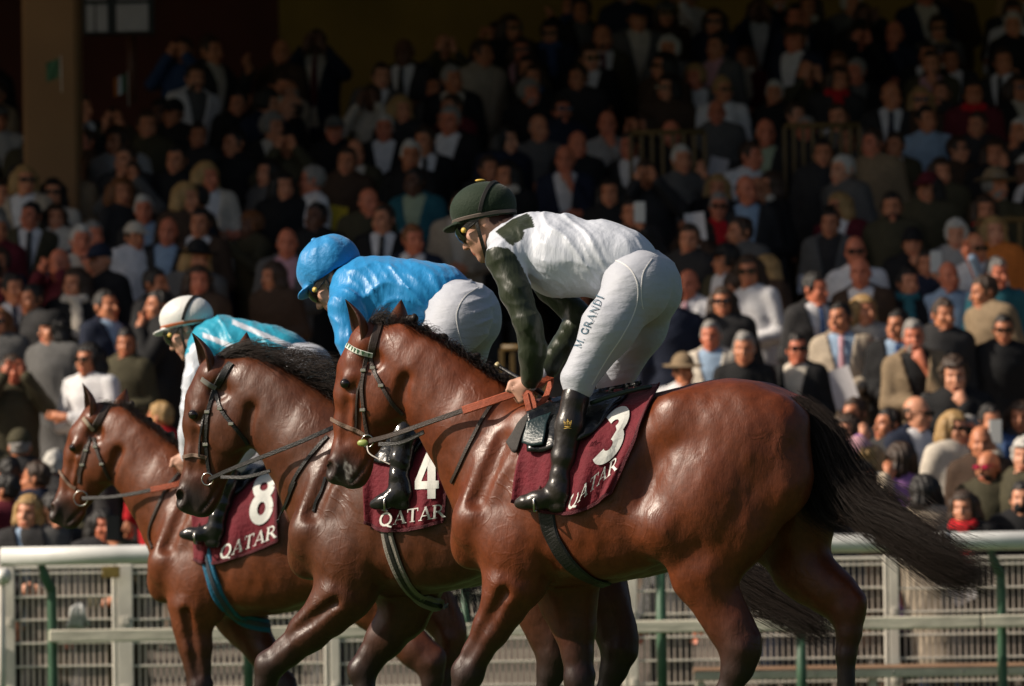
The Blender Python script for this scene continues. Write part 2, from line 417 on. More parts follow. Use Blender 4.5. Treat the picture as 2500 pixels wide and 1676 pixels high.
        v.chain(hj[1:6], .035, (1, .74, 1)); v.chain(hj[5:], .018, (1, .85, 1))
        k_ = np.array(hj[5][0]); g0 = np.array(hj[2][0])
        v.cone(np.array(hj[3][0]) + [.055, 0, .03], k_ + [.045, 0, .045], .028, .03, .03)                    # hamstring tendon to hock point
    # head
    MOUTH = []
    H = lambda u, w_, lat=0.: T(GS(u, w_, lat), 1)
    v.chain([(H(905, 845), .092 * sc), (H(880, 905), .09 * sc), (H(863, 960), .073 * sc), (H(854, 1040), .058 * sc), (H(845, 1105), .056 * sc), (H(838, 1148), .06 * sc)], .03, (1, .82, 1))
    v.chain([(H(938, 870), .10 * sc), (H(932, 960), .112 * sc), (H(915, 1020), .082 * sc), (H(893, 1080), .054 * sc), (H(876, 1140), .048 * sc), (H(868, 1163), .045 * sc)], .03, (1, .62, 1))
    for s in (-1, 1):
        v.ell(H(934, 962, s * .055), (.095 * sc, .032 * sc, .115 * sc), .03)             # cheek
        v.ell(H(855, 921, s * .070), (.030 * sc, .018 * sc, .020 * sc), .025)             # brow
        v.ell(H(846, 937, s * .082), (.024 * sc, .016 * sc, .019 * sc), .015); v.ell(H(843, 937, s * .098), (.020 * sc, .013 * sc, .013 * sc), .006, ry=.35, sub=True)  # eye socket
        v.cone(H(862, 968, s * .068), H(858, 1050, s * .052), .012 * sc, .007 * sc, .02) # facial crest
        v.cone(H(846, 985, s * .070), H(838, 1078, s * .058), .014, .013, .025, sub=True)
        v.ell(H(812, 1142, s * .042), (.032 * sc, .022 * sc, .042 * sc), .02)            # nostril flare
        v.ell(H(800, 1148, s * .062), (.019 * sc, .030 * sc, .033 * sc), .008, ry=.3, sub=True)
        MOUTH.append(s)
        v.cone(H(990, 925, s * .088), H(962, 1040, s * .078), .017, .014, .04, sub=True)  # mouth line
        v.ell(H(908, 880, s * .078), (.035, .018, .03), .03, sub=True)                   # temple hollow
    v.ell(H(826, 1162), (.047 * sc, .045 * sc, .034 * sc), .02)                          # upper lip
    v.ell(H(893, 838, -.05), (.036 * sc, .028 * sc, .03 * sc), .03); v.ell(H(943, 822, .05), (.036 * sc, .028 * sc, .03 * sc), .03)
    v.ell(H(862, 1176), (.042 * sc, .036 * sc, .026 * sc), .015)                         # chin
    for s in MOUTH:                                                                      # line between the lips
        pts = []
        for (u, w_) in ((902, 1112), (892, 1132), (880, 1150), (868, 1166), (856, 1180)):
            p = H(u, w_, -.04); ys = np.linspace(-.14, 0, 80); q = np.tile(p, (80, 1)); q[:, 1] = ys; k_ = np.nonzero(v.sample(q) < 0)[0]
            pts.append(np.array([p[0], s * -(ys[k_[0]] if len(k_) else -.03), p[2]]))
        for a_, b2 in zip(pts[:-1], pts[1:]): v.cone(a_, b2, .0085, .0085, .004, sub=True)
        v.ell(H(800, 1148, s * .060), (.021 * sc, .032 * sc, .036 * sc), .008, ry=.3, sub=True)
    # muscle relief
    v.disp(lambda x, y, z: .0026 * vnoise(x * 22, y * 22, z * 15, .3) + .0014 * vnoise(x * 47, y * 40, z * 30, 1.1) + .0009 * np.sin(x * 75 + z * 12) * np.exp(-((x + .05) / .22) ** 2) * np.exp(-((z - 1.12) / .22) ** 2))
    return v
def ear(T, base, tip, face, sc, parent, m_):
    a = T(G(*base), 1); c = T(G(*tip), 1); ax = c - a; L_ = np.linalg.norm(ax); ax /= L_
    f = np.array(face, float); f -= ax * (f @ ax); f /= np.linalg.norm(f); sd = np.cross(ax, f)
    nt_, ns = 18, 13; V = []; col = []
    for sh in (1., .84):
        for i in range(nt_):
            t = i / (nt_ - 1); w_ = sc * (.031 + .020 * math.sin(min(t * 2.2, 1.57)) ) * (1 - max(0, (t - .42) / .58) ** 1.6) * (1 if sh == 1. else .86) + .0015
            op = 1.45 + .9 * (1 - t) ** 2 if t < 1 else 1.2
            for k in range(ns):
                q = (k / (ns - 1) * 2 - 1) * op
                bend = f * (.02 * t * t - .008) * sc
                V.append(a + ax * L_ * t * (1 if sh == 1 else .985) + bend + sd * w_ * math.sin(q) - f * w_ * .85 * math.cos(q)); rim = (abs(k - 6) / 6.) ** 9 + max(0, (t - .8) / .2)
                base_c = np.array((.125, .036, .013)) if sh == 1 else np.array((.10, .045, .028))
                col.append(base_c * (1 - .7 * min(1, rim)))
    n = nt_ * ns; F_ = []
    for i in range(nt_ - 1):
        for k in range(ns - 1):
            q = i * ns + k; F_ += [(q, q + 1, q + ns + 1, q + ns), (n + q, n + q + ns, n + q + ns + 1, n + q + 1)]
        F_ += [(i * ns, i * ns + ns, n + i * ns + ns, n + i * ns), (i * ns + ns - 1, n + i * ns + ns - 1, n + i * ns + 2 * ns - 1, i * ns + 2 * ns - 1)]
    return link('ear', npmesh('ear', V, F_, True, np.array(col, np.float32)), parent, m_)
def joints(F, lst):
    return [(F.L(u, w_, lat), r) for u, w_, lat, r in lst]
def hoofed(j, dx=(-.02, -.045, -.06, -.07)):
    """append fetlock, pastern and hoof below the last joint, reaching the ground"""
    p = np.array(j[-1][0]); z = p[2]; y = p[1] * .96
    return j
FORE3 = (joints(F3, [(1250, 1430, -.155, .112), (1229, 1485, -.15, .080), (1198, 1537, -.145, .068), (1167, 1590, -.14, .057), (1143, 1645, -.135, .061), (1126, 1700, -.13, .045), (1107, 1760, -.125, .033), (1090, 1830, -.12, .031), (1080, 1855, -.12, .038), (1062, 1905, -.12, .03), (1050, 1930, -.12, .045)]),
         joints(F3, [(1385, 1440, .15, .12), (1392, 1485, .15, .098), (1402, 1537, .145, .077), (1409, 1590, .14, .062), (1414, 1660, .135, .054), (1420, 1715, .13, .056), (1428, 1770, .13, .034), (1440, 1850, .125, .033), (1442, 1872, .125, .038), (1430, 1915, .12, .03), (1424, 1945, .12, .048)]))
HIND3 = (joints(F3, [(1618, 1290, -.255, .082), (1800, 1290, -.16, .135), (1718, 1405, -.17, .117), (1755, 1482, -.155, .086), (1782, 1535, -.15, .078), (1808, 1585, -.145, .080), (1800, 1630, -.14, .062), (1776, 1690, -.135, .043), (1750, 1790, -.13, .036), (1738, 1835, -.13, .042), (1716, 1900, -.125, .034), (1704, 1935, -.125, .05)]),
         joints(F3, [(1850, 1300, .19, .085), (1950, 1275, .15, .13), (1955, 1385, .155, .108), (2000, 1425, .15, .092), (2040, 1452, .15, .082), (2068, 1492, .145, .070), (2073, 1545, .14, .048), (2066, 1600, .135, .038), (2066, 1720, .13, .034), (2070, 1790, .13, .042), (2050, 1860, .125, .034), (2040, 1925, .125, .05)]))
FORE4 = (joints(F4, [(835, 1455, -.155, .115), (796, 1500, -.15, .09), (752, 1545, -.145, .078), (705, 1588, -.14, .062), (660, 1626, -.135, .060), (650, 1665, -.13, .044), (640, 1720, -.125, .033), (618, 1800, -.12, .032), (610, 1825, -.12, .04), (590, 1880, -.12, .031), (580, 1905, -.12, .046)]),
         joints(F4, [(1000, 1450, .15, .12), (985, 1500, .15, .095), (940, 1560, .145, .075), (905, 1605, .14, .058), (885, 1640, .135, .056), (890, 1680, .13, .042), (910, 1740, .13, .032), (930, 1800, .125, .032), (935, 1825, .125, .038), (955, 1860, .12, .03), (965, 1880, .12, .045)]))
HIND4 = (joints(F4, [(1175, 1310, -.2, .08), (1330, 1310, -.16, .13), (1290, 1420, -.165, .112), (1320, 1495, -.155, .09), (1338, 1550, -.15, .075), (1352, 1600, -.145, .072), (1345, 1640, -.14, .056), (1330, 1700, -.135, .04), (1310, 1780, -.13, .036), (1300, 1815, -.13, .042), (1285, 1870, -.125, .034), (1275, 1895, -.125, .05)]),
         joints(F4, [(1400, 1310, .19, .085), (1465, 1290, .15, .13), (1460, 1395, .155, .108), (1480, 1470, .15, .092), (1497, 1530, .15, .08), (1512, 1588, .145, .076), (1500, 1635, .14, .056), (1480, 1690, .135, .04), (1470, 1780, .13, .036), (1468, 1815, .13, .042), (1450, 1870, .125, .034), (1442, 1895, .125, .05)]))
FORE8 = (joints(F8, [(472, 1480, -.155, .115), (470, 1530, -.15, .09), (476, 1575, -.145, .08), (482, 1620, -.14, .064), (489, 1680, -.135, .058), (492, 1720, -.13, .044), (496, 1770, -.125, .033), (500, 1810, -.12, .032), (500, 1825, -.12, .038), (492, 1860, -.12, .03), (488, 1880, -.12, .046)]),
         joints(F8, [(585, 1500, .15, .12), (612, 1545, .15, .095), (640, 1590, .145, .075), (665, 1630, .14, .058), (690, 1672, .135, .055), (715, 1700, .13, .042), (750, 1745, .13, .032), (790, 1790, .125, .032), (800, 1805, .125, .038), (815, 1840, .12, .03), (820, 1865, .12, .045)]))
HIND8 = (joints(F8, [(775, 1375, -.2, .08), (910, 1375, -.16, .13), (900, 1470, -.165, .112), (965, 1540, -.155, .09), (1010, 1585, -.15, .078), (1050, 1622, -.145, .072), (1055, 1655, -.14, .052), (1050, 1700, -.135, .038), (1045, 1760, -.13, .034), (1045, 1790, -.13, .042), (1030, 1840, -.125, .034), (1020, 1865, -.125, .05)]),
         joints(F8, [(960, 1380, .19, .085), (1030, 1370, .15, .13), (1040, 1450, .155, .108), (1070, 1495, .15, .09), (1090, 1525, .15, .076), (1100, 1560, .145, .072), (1095, 1600, .14, .054), (1085, 1650, .135, .04), (1080, 1740, .13, .036), (1078, 1780, .13, .042), (1062, 1840, .125, .034), (1055, 1865, .125, .05)]))
T3 = head_tf(); 
_e4 = F4.L(471, 1011, -.085); T4 = head_tf(1.02, R_(1), _e4[0] - EYE[0], _e4[2] - EYE[2])
_e8 = F8.L(178, 1092, -.08); T8 = head_tf(.95, R_(-9), _e8[0] - EYE[0], _e8[2] - EYE[2])

def coat_colors(V, T, sc, base, shade, foam=False):
    """bay pigment: black points on legs and muzzle, paler lips and flanks"""
    x, y, z = V[:, 0], V[:, 1], V[:, 2]
    c = np.tile(np.array(base, np.float32), (len(V), 1))
    n = vnoise(x * 6, y * 6, z * 6, .5) * .5 + vnoise(x * 17, y * 15, z * 15, 2.) * .3
    c *= (1 + .20 * n + .06 * vnoise(x * 24, y * 24, z * 16, 4.))[:, None]
    hx = T(G(838, 1165), 1)
    def mix(mask, col): nonlocal c; c = c * (1 - mask[:, None]) + np.array(col, np.float32) * mask[:, None]
    sm = lambda a, b, t: np.clip((t - a) / (b - a), 0, 1) ** 2 * (3 - 2 * np.clip((t - a) / (b - a), 0, 1))
    leg = 1 - sm(.44 + .04 * n, .86 + .05 * n, z)
    mix(leg * .93, (.016, .010, .009))
    mz = np.sqrt((x - hx[0]) ** 2 + (y * 1.0) ** 2 + (z - hx[2]) ** 2)
    inhead = (x < G(1000, 1000)[0]).astype(np.float32)
    mix((1 - sm(.06, .150 + .03 * n, mz)) * .93 * inhead, (.018, .013, .012))
    mix((1 - sm(.02, .05, np.sqrt((x - hx[0] - .01) ** 2 + (z - hx[2] + .035) ** 2))) * .35 * inhead, (.12, .085, .07))
    e = T(EYE, 1); de = np.sqrt((x - e[0]) ** 2 + (np.abs(y) - abs(e[1])) ** 2 + (z - e[2]) ** 2)
    mix((1 - sm(.014, .030, de)) * .7, (.015, .010, .008))
    if foam:
        f0 = T(G(853, 1150), 1); m_ = (1 - sm(.0, .055, np.sqrt((x - f0[0]) ** 2 + ((z - f0[2]) * .75) ** 2))) * (y < 0)
        nn = vnoise(x * 90, y * 60, z * 55, .9) + .6 * vnoise(x * 190, y * 90, z * 120, 2.9)
        mix(sm(.15, .75, nn) * np.clip(m_ * 1.8, 0, 1) * .55, (.5, .47, .44))
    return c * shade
coat = mat('bay_coat', (1, 1, 1), .36, 0, .40, noise=(45, .16), vcol='Col', sheen=.0)
# veins, hair grain and fine skin folds as relief on the coat
nt = coat.node_tree; N = nt.nodes; LK = nt.links; b = N['Principled BSDF']
tc = N.new('ShaderNodeTexCoord')
n1 = N.new('ShaderNodeTexNoise'); n1.inputs['Scale'].default_value = 6.5; n1.inputs['Detail'].default_value = 3; n1.inputs['Distortion'].default_value = 1.2
r1 = N.new('ShaderNodeMath'); r1.operation = 'SUBTRACT'; r1.inputs[1].default_value = .5
r2 = N.new('ShaderNodeMath'); r2.operation = 'ABSOLUTE'
r3 = N.new('ShaderNodeMapRange'); r3.inputs[1].default_value = 0; r3.inputs[2].default_value = .06; r3.inputs[3].default_value = 1; r3.inputs[4].default_value = 0; r3.interpolation_type = 'SMOOTHSTEP'
nm = N.new('ShaderNodeTexNoise'); nm.inputs['Scale'].default_value = 3.2
rm = N.new('ShaderNodeMapRange'); rm.inputs[1].default_value = .52; rm.inputs[2].default_value = .72
mv = N.new('ShaderNodeMath'); mv.operation = 'MULTIPLY'
n2 = N.new('ShaderNodeTexNoise'); n2.inputs['Scale'].default_value = 130; n2.inputs['Detail'].default_value = 4
mp = N.new('ShaderNodeMapping'); mp.inputs['Scale'].default_value = (1, 1, .35); mp.inputs['Rotation'].default_value = (0, .5, 0)
ad = N.new('ShaderNodeMath'); ad.operation = 'MULTIPLY_ADD'; ad.inputs[1].default_value = .75
bp = N.new('ShaderNodeBump'); bp.inputs['Strength'].default_value = .24; bp.inputs['Distance'].default_value = .005
LK.new(tc.outputs['Object'], n1.inputs[0]); LK.new(n1.outputs[0], r1.inputs[0]); LK.new(r1.outputs[0], r2.inputs[0]); LK.new(r2.outputs[0], r3.inputs[0])
LK.new(tc.outputs['Object'], nm.inputs[0]); LK.new(nm.outputs[0], rm.inputs[0]); LK.new(r3.outputs[0], mv.inputs[0]); LK.new(rm.outputs[0], mv.inputs[1])
LK.new(tc.outputs['Object'], mp.inputs[0]); LK.new(mp.outputs[0], n2.inputs[0]); LK.new(n2.outputs[0], ad.inputs[0]); LK.new(mv.outputs[0], ad.inputs[2])
rn = N.new('ShaderNodeTexNoise'); rn.inputs['Scale'].default_value = 7; rn.inputs['Detail'].default_value = 5
rr_ = N.new('ShaderNodeMapRange'); rr_.inputs[1].default_value = .3; rr_.inputs[2].default_value = .7; rr_.inputs[3].default_value = .34; rr_.inputs[4].default_value = .54
LK.new(tc.outputs['Object'], rn.inputs[0]); LK.new(rn.outputs[0], rr_.inputs[0]); LK.new(rr_.outputs[0], b.inputs['Roughness'])
LK.new(ad.outputs[0], bp.inputs['Height']); n5 = N.new('ShaderNodeTexNoise'); n5.inputs['Scale'].default_value = 24; n5.inputs['Detail'].default_value = 6; n5.inputs['Distortion'].default_value = .6
m5 = N.new('ShaderNodeMapping'); m5.inputs['Scale'].default_value = (1, 1, .55); m5.inputs['Rotation'].default_value = (0, R_(-32), 0)
b5 = N.new('ShaderNodeBump'); b5.inputs['Strength'].default_value = .22; b5.inputs['Distance'].default_value = .012
LK.new(tc.outputs['Object'], m5.inputs[0]); LK.new(m5.outputs[0], n5.inputs[0]); LK.new(n5.outputs[0], b5.inputs['Height'])
LK.new(b5.outputs[0], bp.inputs['Normal']); LK.new(bp.outputs[0], b.inputs['Normal'])
hairm = mat('dark_horsehair', (.017, .0105, .0075), .5, 0, .3)
eyem = mat('horse_eye', (.008, .004, .003), .06, 0, .7)
leather = mat('brown_leather', (.030, .017, .012), .5, 0, .5, noise=(40, .25), bump=(220, .2))
leather_b = mat('black_leather', (.010, .009, .009), .4, 0, .5, bump=(180, .2))
orange_rub = mat('orange_rubber_grip', (.36, .075, .03), .6, 0, .4, noise=(60, .2), bump=(300, .3))
steel = mat('bit_steel', (.55, .52, .48), .22, 1.)

def cr_matrix(k, n):
    """Catmull-Rom weights from k control points to n samples"""
    return np.stack([spline(np.eye(k)[:, [j]].repeat(3, 1), n)[:, 0] for j in range(k)], 1)
def strands(name, roots, guide, n, parent, r0=.0016, spread=.03, seg=12, wild=.02, seed=1, taper=.35, lenvar=.35, flare=None):
    """many thin hair strands from root points along guide curves given as offsets; one mesh of three-sided tubes"""
    rng = np.random.default_rng(seed); ts = np.linspace(0, 1, seg)
    gs = [guide(rng, i / n) for i in range(n)]
    RO = np.array([g[0] for g in gs]); GD = np.array([g[1] for g in gs])
    pts = np.einsum('sk,nkc->nsc', cr_matrix(GD.shape[1], 40), GD)
    Lf = 1 - lenvar * rng.random(n) ** 2
    k = ts[None] * 39 * Lf[:, None]; k0 = np.clip(k.astype(int), 0, 38); fr = (k - k0)[..., None]; ii = np.arange(n)[:, None]
    pts = pts[ii, k0] * (1 - fr) + pts[ii, k0 + 1] * fr
    fl = (ts ** 1.2 if flare is None else flare(ts))[None, :, None]
    ncl = max(6, n // 28); cl = rng.integers(0, ncl, n); off = (rng.normal(0, spread, (ncl, 3))[cl] + rng.normal(0, spread * .28, (n, 3)))[:, None]; cw = rng.normal(0, 1, (ncl, 3))[cl][:, None]; ph = rng.random((n, 1, 3)) * 6.28; fq = rng.uniform(1.5, 4, (n, 1, 3)); t3 = ts[None, :, None]
    pts = RO[:, None] + pts + off * (.25 + fl) + wild * fl * (.45 * np.sin(t3 * fq * 2 + ph) + .8 * cw * np.sin(t3 * 3.0 + cw)) + rng.normal(0, wild * .35, (n, 1, 3)) * t3 ** 4
    rad = r0 * rng.uniform(.6, 1.3, (n, 1)) * (1 - (1 - taper) * ts[None])
    tg = np.gradient(pts, axis=1); tg /= np.linalg.norm(tg, axis=-1, keepdims=True) + 1e-9
    a = np.cross(tg, np.array([0.1, 1, .2])); a /= np.linalg.norm(a, axis=-1, keepdims=True) + 1e-9; b_ = np.cross(tg, a)
    V = np.stack([pts + rad[..., None] * (math.cos(q * 2.094) * a + math.sin(q * 2.094) * b_) for q in range(3)], 1)   # n,3,seg,3
    f = []
    for q in range(3):
        q2 = (q + 1) % 3; s_ = np.arange(seg - 1); f.append(np.stack([q * seg + s_, q2 * seg + s_, q2 * seg + s_ + 1, q * seg + s_ + 1], -1))
    f = np.concatenate(f); F = (f[None] + (np.arange(n) * 3 * seg)[:, None, None]).reshape(-1, 4)
    o = link(name, npmesh(name, V.reshape(-1, 3), F), parent, hairm); o['kind'] = 'stuff'
    return o

def build_horse(F, T, sc, fore, hind, label, base, shade, mane, tail, seed):
    root = empty('racehorse', F.O, -F.a); tag(root, label, 'horse', 'racehorses walking in line')
    v = sculpt_horse(F, T, fore, hind, sc)
    V, Q = v.net(); V = relax(V, Q, 2, .5)
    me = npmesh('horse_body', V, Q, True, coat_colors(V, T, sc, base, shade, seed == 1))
    body = link('body', me, root, coat)
    for s in (-1, 1):
        e = T(GS(844, 937, s * .0775), 1)
        eb = MB().ball(e, np.array((.023, .0205, .0205)) * sc, 16, 10).build('eye', eyem, root)
    ear(T, (884, 850, -.05), (849, 729, -.07), (-.75, -.65, .15), sc, root, coat); ear(T, (955, 826, .05), (985, 733, .075), (-.85, .30, .1), sc, root, coat)
    # hooves
    hm = mat('hoof_horn', (.03, .025, .02), .5)
    for j in (*fore, *hind):
        p = np.array(j[-1][0]); z = max(p[2], .075)
        MB().tube([(p[0] - .035, p[1], max(p[2] - .075, .004)), (p[0] - .028, p[1], max(p[2] - .04, .03)), (p[0] - .005, p[1], p[2] + .01)], [.062, .058, .046], 14).build('hoof', hm, root)
    return root, v
# ------------------------------------------------------------------ lettering built from pen strokes (x, y in letter heights)
def arc(cx, cy, rx, ry, a0, a1, n=14):
    return [(cx + rx * math.cos(R_(a0 + (a1 - a0) * i / (n - 1))), cy + ry * math.sin(R_(a0 + (a1 - a0) * i / (n - 1)))) for i in range(n)]
TK, TN, SF = .15, .065, .055                    # thick and thin strokes, serif height
def srf(x0, x1, y): return ([(x0, y), (x1, y)], SF)
GLY = {
 'Q': (.92, [(arc(.42, .5, .36, .45, 60, 300), TK), (arc(.42, .5, .36, .45, -60, 60), TK * .9), ([(.42, .12), (.62, -.04), (.85, -.14)], .12)]),
 'A': (.86, [([(.08, 0), (.42, .96)], TN), ([(.40, .98), (.74, 0)], TK), ([(.2, .32), (.62, .32)], TN), srf(-.02, .22, .025), srf(.58, .88, .025)]),
 'T': (.78, [([(.38, 0), (.38, .96)], TK), ([(.02, .95), (.74, .95)], .08), ([(.045, .97), (.045, .74)], .05), ([(.715, .97), (.715, .74)], .05), srf(.22, .54, .025)]),
 'R': (.84, [([(.16, 0), (.16, .97)], TK), ([(.16, .94)] + arc(.36, .71, .24, .23, 90, -90) + [(.16, .48)], .10), ([(.40, .48), (.80, .02)], TK), srf(.0, .34, .025), srf(.0, .2, .955), srf(.66, .92, .025)]),
 'M': (1.02, [([(.14, 0), (.16, .96)], TN), ([(.16, .96), (.5, .1)], TK), ([(.5, .1), (.84, .96)], TN), ([(.86, .97), (.88, 0)], TK), srf(.0, .28, .025), srf(.72, 1.02, .025), srf(.02, .2, .955), srf(.82, 1.0, .955)]),
 'G': (.86, [(arc(.43, .5, .36, .45, 45, 315), TK * .9), ([(.74, .06), (.74, .42)], .11), srf(.55, .86, .42), ([(.70, .94), (.70, .70)], .05)]),
 'N': (.92, [([(.14, 0), (.14, .96)], TN), ([(.12, .96), (.80, .02)], TK), ([(.80, .0), (.80, .96)], TN), srf(.0, .28, .025), srf(.0, .18, .955), srf(.66, .94, .955)]),
 'D': (.90, [([(.17, 0), (.17, .97)], TK), ([(.17, .94), (.36, .94)] + arc(.38, .49, .38, .44, 90, -90) + [(.17, .05)], .105), srf(.0, .3, .025), srf(.0, .3, .955)]),
 'I': (.44, [([(.2, 0), (.2, .97)], TK), srf(.03, .37, .025), srf(.03, .37, .955)]),
 '.': (.30, [([(.08, .06), (.2, .06)], .12)]), ' ': (.28, []),
 '3': (.62, [(arc(.28, .735, .22, .19, 150, -60, 20), .245), (arc(.28, .31, .235, .235, 70, -150, 22), .26)]),
 '4': (.62, [([(.43, 0), (.43, 1.0)], .21), ([(.40, .97), (.06, .32)], .15), ([(.0, .28), (.62, .28)], .16)]),
 '8': (.60, [(arc(.29, .755, .20, .18, 0, 360, 26), .18), (arc(.29, .30, .21, .24, 0, 360, 28), .20)]),
}
def write(text, org, ux, uy, surf, name, material, parent, lift=.004, track=.04, dense=.05):
    """org, ux, uy in photo pixels (baseline start, one letter height along, one letter height up); surf(U, V) -> points, normals"""
    org = np.array(org, float); ux = np.array(ux, float); uy = np.array(uy, float)
    V = []; F = []; nv = 0; x0 = 0.; li = 0
    for ch in text:
        adv, st = GLY[ch]
        for poly, w_ in st:
            p = np.array(poly, float); seg = np.linalg.norm(np.diff(p, axis=0), axis=1); L_ = seg.sum(); n = max(int(L_ / dense) + 1, 3)
            cum = np.concatenate([[0], np.cumsum(seg)]); tt = np.linspace(0, L_, n)
            q = np.stack([np.interp(tt, cum, p[:, i]) for i in range(2)], -1)
            tg = np.gradient(q, axis=0); tg /= np.linalg.norm(tg, axis=1, keepdims=True) + 1e-9; nn = np.stack([-tg[:, 1], tg[:, 0]], -1)
            rows = []
            for o in (-.5, 0, .5):
                g = q + nn * w_ * o; px = org + np.outer(g[:, 0] + x0, ux) + np.outer(g[:, 1], uy)
                a, b_ = surf(px[:, 0], px[:, 1]); rows.append(a + b_ * (lift + li * .00012))
            li += 1
            V += [np.concatenate(rows)]
            for k in range(2):
                for i in range(n - 1): F.append((nv + k * n + i, nv + k * n + i + 1, nv + (k + 1) * n + i + 1, nv + (k + 1) * n + i))
            nv += 3 * n
        x0 += adv + track
    me = npmesh(name, np.concatenate(V), F, False)
    return link(name, me, parent, material)

maroon = mat('maroon_cloth', (.130, .0045, .0135), .75, 0, .25, noise=(25, .12), bump=(70, .35), sheen=.15)
white_print = mat('white_print', (.66, .66, .62), .7, 0, .3, noise=(60, .08))
def strap_on(F, v, px, wid, name, material, parent, off=.004, n=24, th=.004):
    q = spline([(a, b_) for a, b_ in px], n); p, nr = F.hit(v, q[:, 0], q[:, 1])
    p = p + nr * off
    for _ in range(2): p[1:-1] = (p[:-2] + 2 * p[1:-1] + p[2:]) / 4
    return MB().strap(p, nr, wid, th).build(name, material, parent)
def strap_free(pts, wid, name, material, parent, nrm=(0, -1, .1), n=16, th=.004):
    q = spline(pts, n); return MB().strap(q, np.tile(nrm, (n, 1)), wid, th).build(name, material, parent)
def patch(F, v, top, bot, nu, nv_, off, wave, name, material, parent, th=.006, seed=0.):
    """cloth sheet between two pixel polylines, draped on the body"""
    a = spline(top, nu); b_ = spline(bot, nu); t = np.linspace(0, 1, nv_)[:, None, None]
    g = a[None] * (1 - t) + b_[None] * t
    p, nr = F.hit(v, g[..., 0], g[..., 1])
    for _ in range(3):
        p[1:-1, 1:-1] = (p[1:-1, 1:-1] * 2 + p[:-2, 1:-1] + p[2:, 1:-1] + p[1:-1, :-2] + p[1:-1, 2:]) / 6
        nr[1:-1, 1:-1] = (nr[1:-1, 1:-1] * 2 + nr[:-2, 1:-1] + nr[2:, 1:-1] + nr[1:-1, :-2] + nr[1:-1, 2:]) / 6
    nr /= np.linalg.norm(nr, axis=-1, keepdims=True)
    S, T_ = np.meshgrid(np.linspace(0, 1, nu), np.linspace(0, 1, nv_))
    wv = wave(S, T_)
    p = p + nr * (off + wv)[..., None]
    P_ = np.concatenate([p.reshape(-1, 3), (p - nr * th).reshape(-1, 3)]); F_ = []
    n = nu * nv_
    for j in range(nv_ - 1):
        for i in range(nu - 1):
            q = j * nu + i; F_ += [(q, q + 1, q + nu + 1, q + nu), (n + q, n + q + nu, n + q + nu + 1, n + q + 1)]
    rim = [j * nu for j in range(nv_)] + [(nv_ - 1) * nu + i for i in range(1, nu)] + [j * nu + nu - 1 for j in range(nv_ - 2, -1, -1)] + [i for i in range(nu - 2, 0, -1)]
    for a_, b2 in zip(rim, rim[1:] + rim[:1]): F_.append((a_, b2, n + b2, n + a_))
    o = link(name, npmesh(name, P_, F_), parent, material)
    # lookup by pixel for lettering
    gp = g.reshape(-1, 2); pp = p.reshape(-1, 3); nn = nr.reshape(-1, 3)
    def surf(U, V_):
        U = np.asarray(U, float); V_ = np.asarray(V_, float); d2 = (U[:, None] - gp[None, :, 0]) ** 2 + (V_[:, None] - gp[None, :, 1]) ** 2
        k = np.argsort(d2, 1)[:, :6]; dd = np.take_along_axis(d2, k, 1); w_ = 1 / (dd + 6.0); w_ /= w_.sum(1, keepdims=True)
        h_ = (pp[k] * w_[..., None]).sum(1); nrm = (nn[k] * w_[..., None]).sum(1)
        # keep the pixel position, take only the depth from the sheet
        o_, d_ = F.rays(U, V_); t_ = ((h_ - o_) * nrm).sum(-1) / (d_ * nrm).sum(-1)
        q = o_ + t_[:, None] * d_
        bad = np.linalg.norm(q - h_, axis=1) > .06; q[bad] = h_[bad]
        return q, nrm
    surf.edge = (p[-1], nr[-1]); surf.side = (p[:, -1], nr[:, -1])
    return o, surf
def bit_ring(F, v, u, w_, r, parent):
    p, n = F.hit(v, np.array([u]), np.array([w_])); p = p[0] + n[0] * .012
    return MB().ring(p, r, .0032, n[0] * [.4, 1, .3]).build('bit_ring', steel, parent), p
# ------------------------------------------------------------------ setting: turf, apron, terraces, roof, walls
turf = mat('turf', (.045, .085, .022), .9, 0, .2, noise=(1.3, .35), bump=(40, .8))
conc = mat('concrete', (.36, .275, .20), .85, 0, .3, noise=(2.2, .25), bump=(30, .3))
def terrain():
    xs = np.linspace(-400, 400, 41); ys = [-60, 0, 20, 40, 46, 49, 51.2, 52.2]
    zs = {-60: 0, 0: 0, 20: 0, 40: 0, 46: .02, 49: .12, 51.2: .26, 52.2: .28}
    V = [(x, y, zs[y]) for y in ys for x in xs]; n = len(xs)
    F = [(j * n + i, j * n + i + 1, (j + 1) * n + i + 1, (j + 1) * n + i) for j in range(len(ys) - 1) for i in range(n - 1)]
    return tag(link('turf', npmesh('turf', V, F), None, turf), kind='structure')
terrain()
AP0, APZ = 52.6, .06                                     # apron rises towards the stand
def apron_z(D): return APZ + .15 * (D - AP0)
tag(MB().add([(-60, 52.2, .05), (60, 52.2, .05), (60, AP0, .06), (-60, AP0, .06), (60, 58.4, apron_z(58.4)), (-60, 58.4, apron_z(58.4))], [(0, 1, 2, 3), (3, 2, 4, 5)]).build('apron', mat('apron_asphalt', (.11, .088, .07), .9, noise=(3, .3), bump=(60, .5))), kind='structure')
tag(MB().box((-60, 52.18, -.4), (60, 52.22, .275)).build('kerb', conc), kind='structure')
NROW = 20
def row_D(i): return 59.0 + .8 * i
def row_z(i): return 1.30 + .20 * i
ter = empty('terrace', (0, 58.4, 0)); ter['kind'] = 'structure'
for i in range(NROW):
    d0 = row_D(i) - .42 if i else 58.4; d1 = row_D(i) + .38
    MB().box((-40, d0 - 58.4, -.4), (40, d1 - 58.4 - .002, row_z(i))).build('step', conc, ter)
tag(MB().box((-40, 75.4, -.4), (40, 76.2, row_z(NROW) + .02)).build('floor_back', conc), kind='structure')
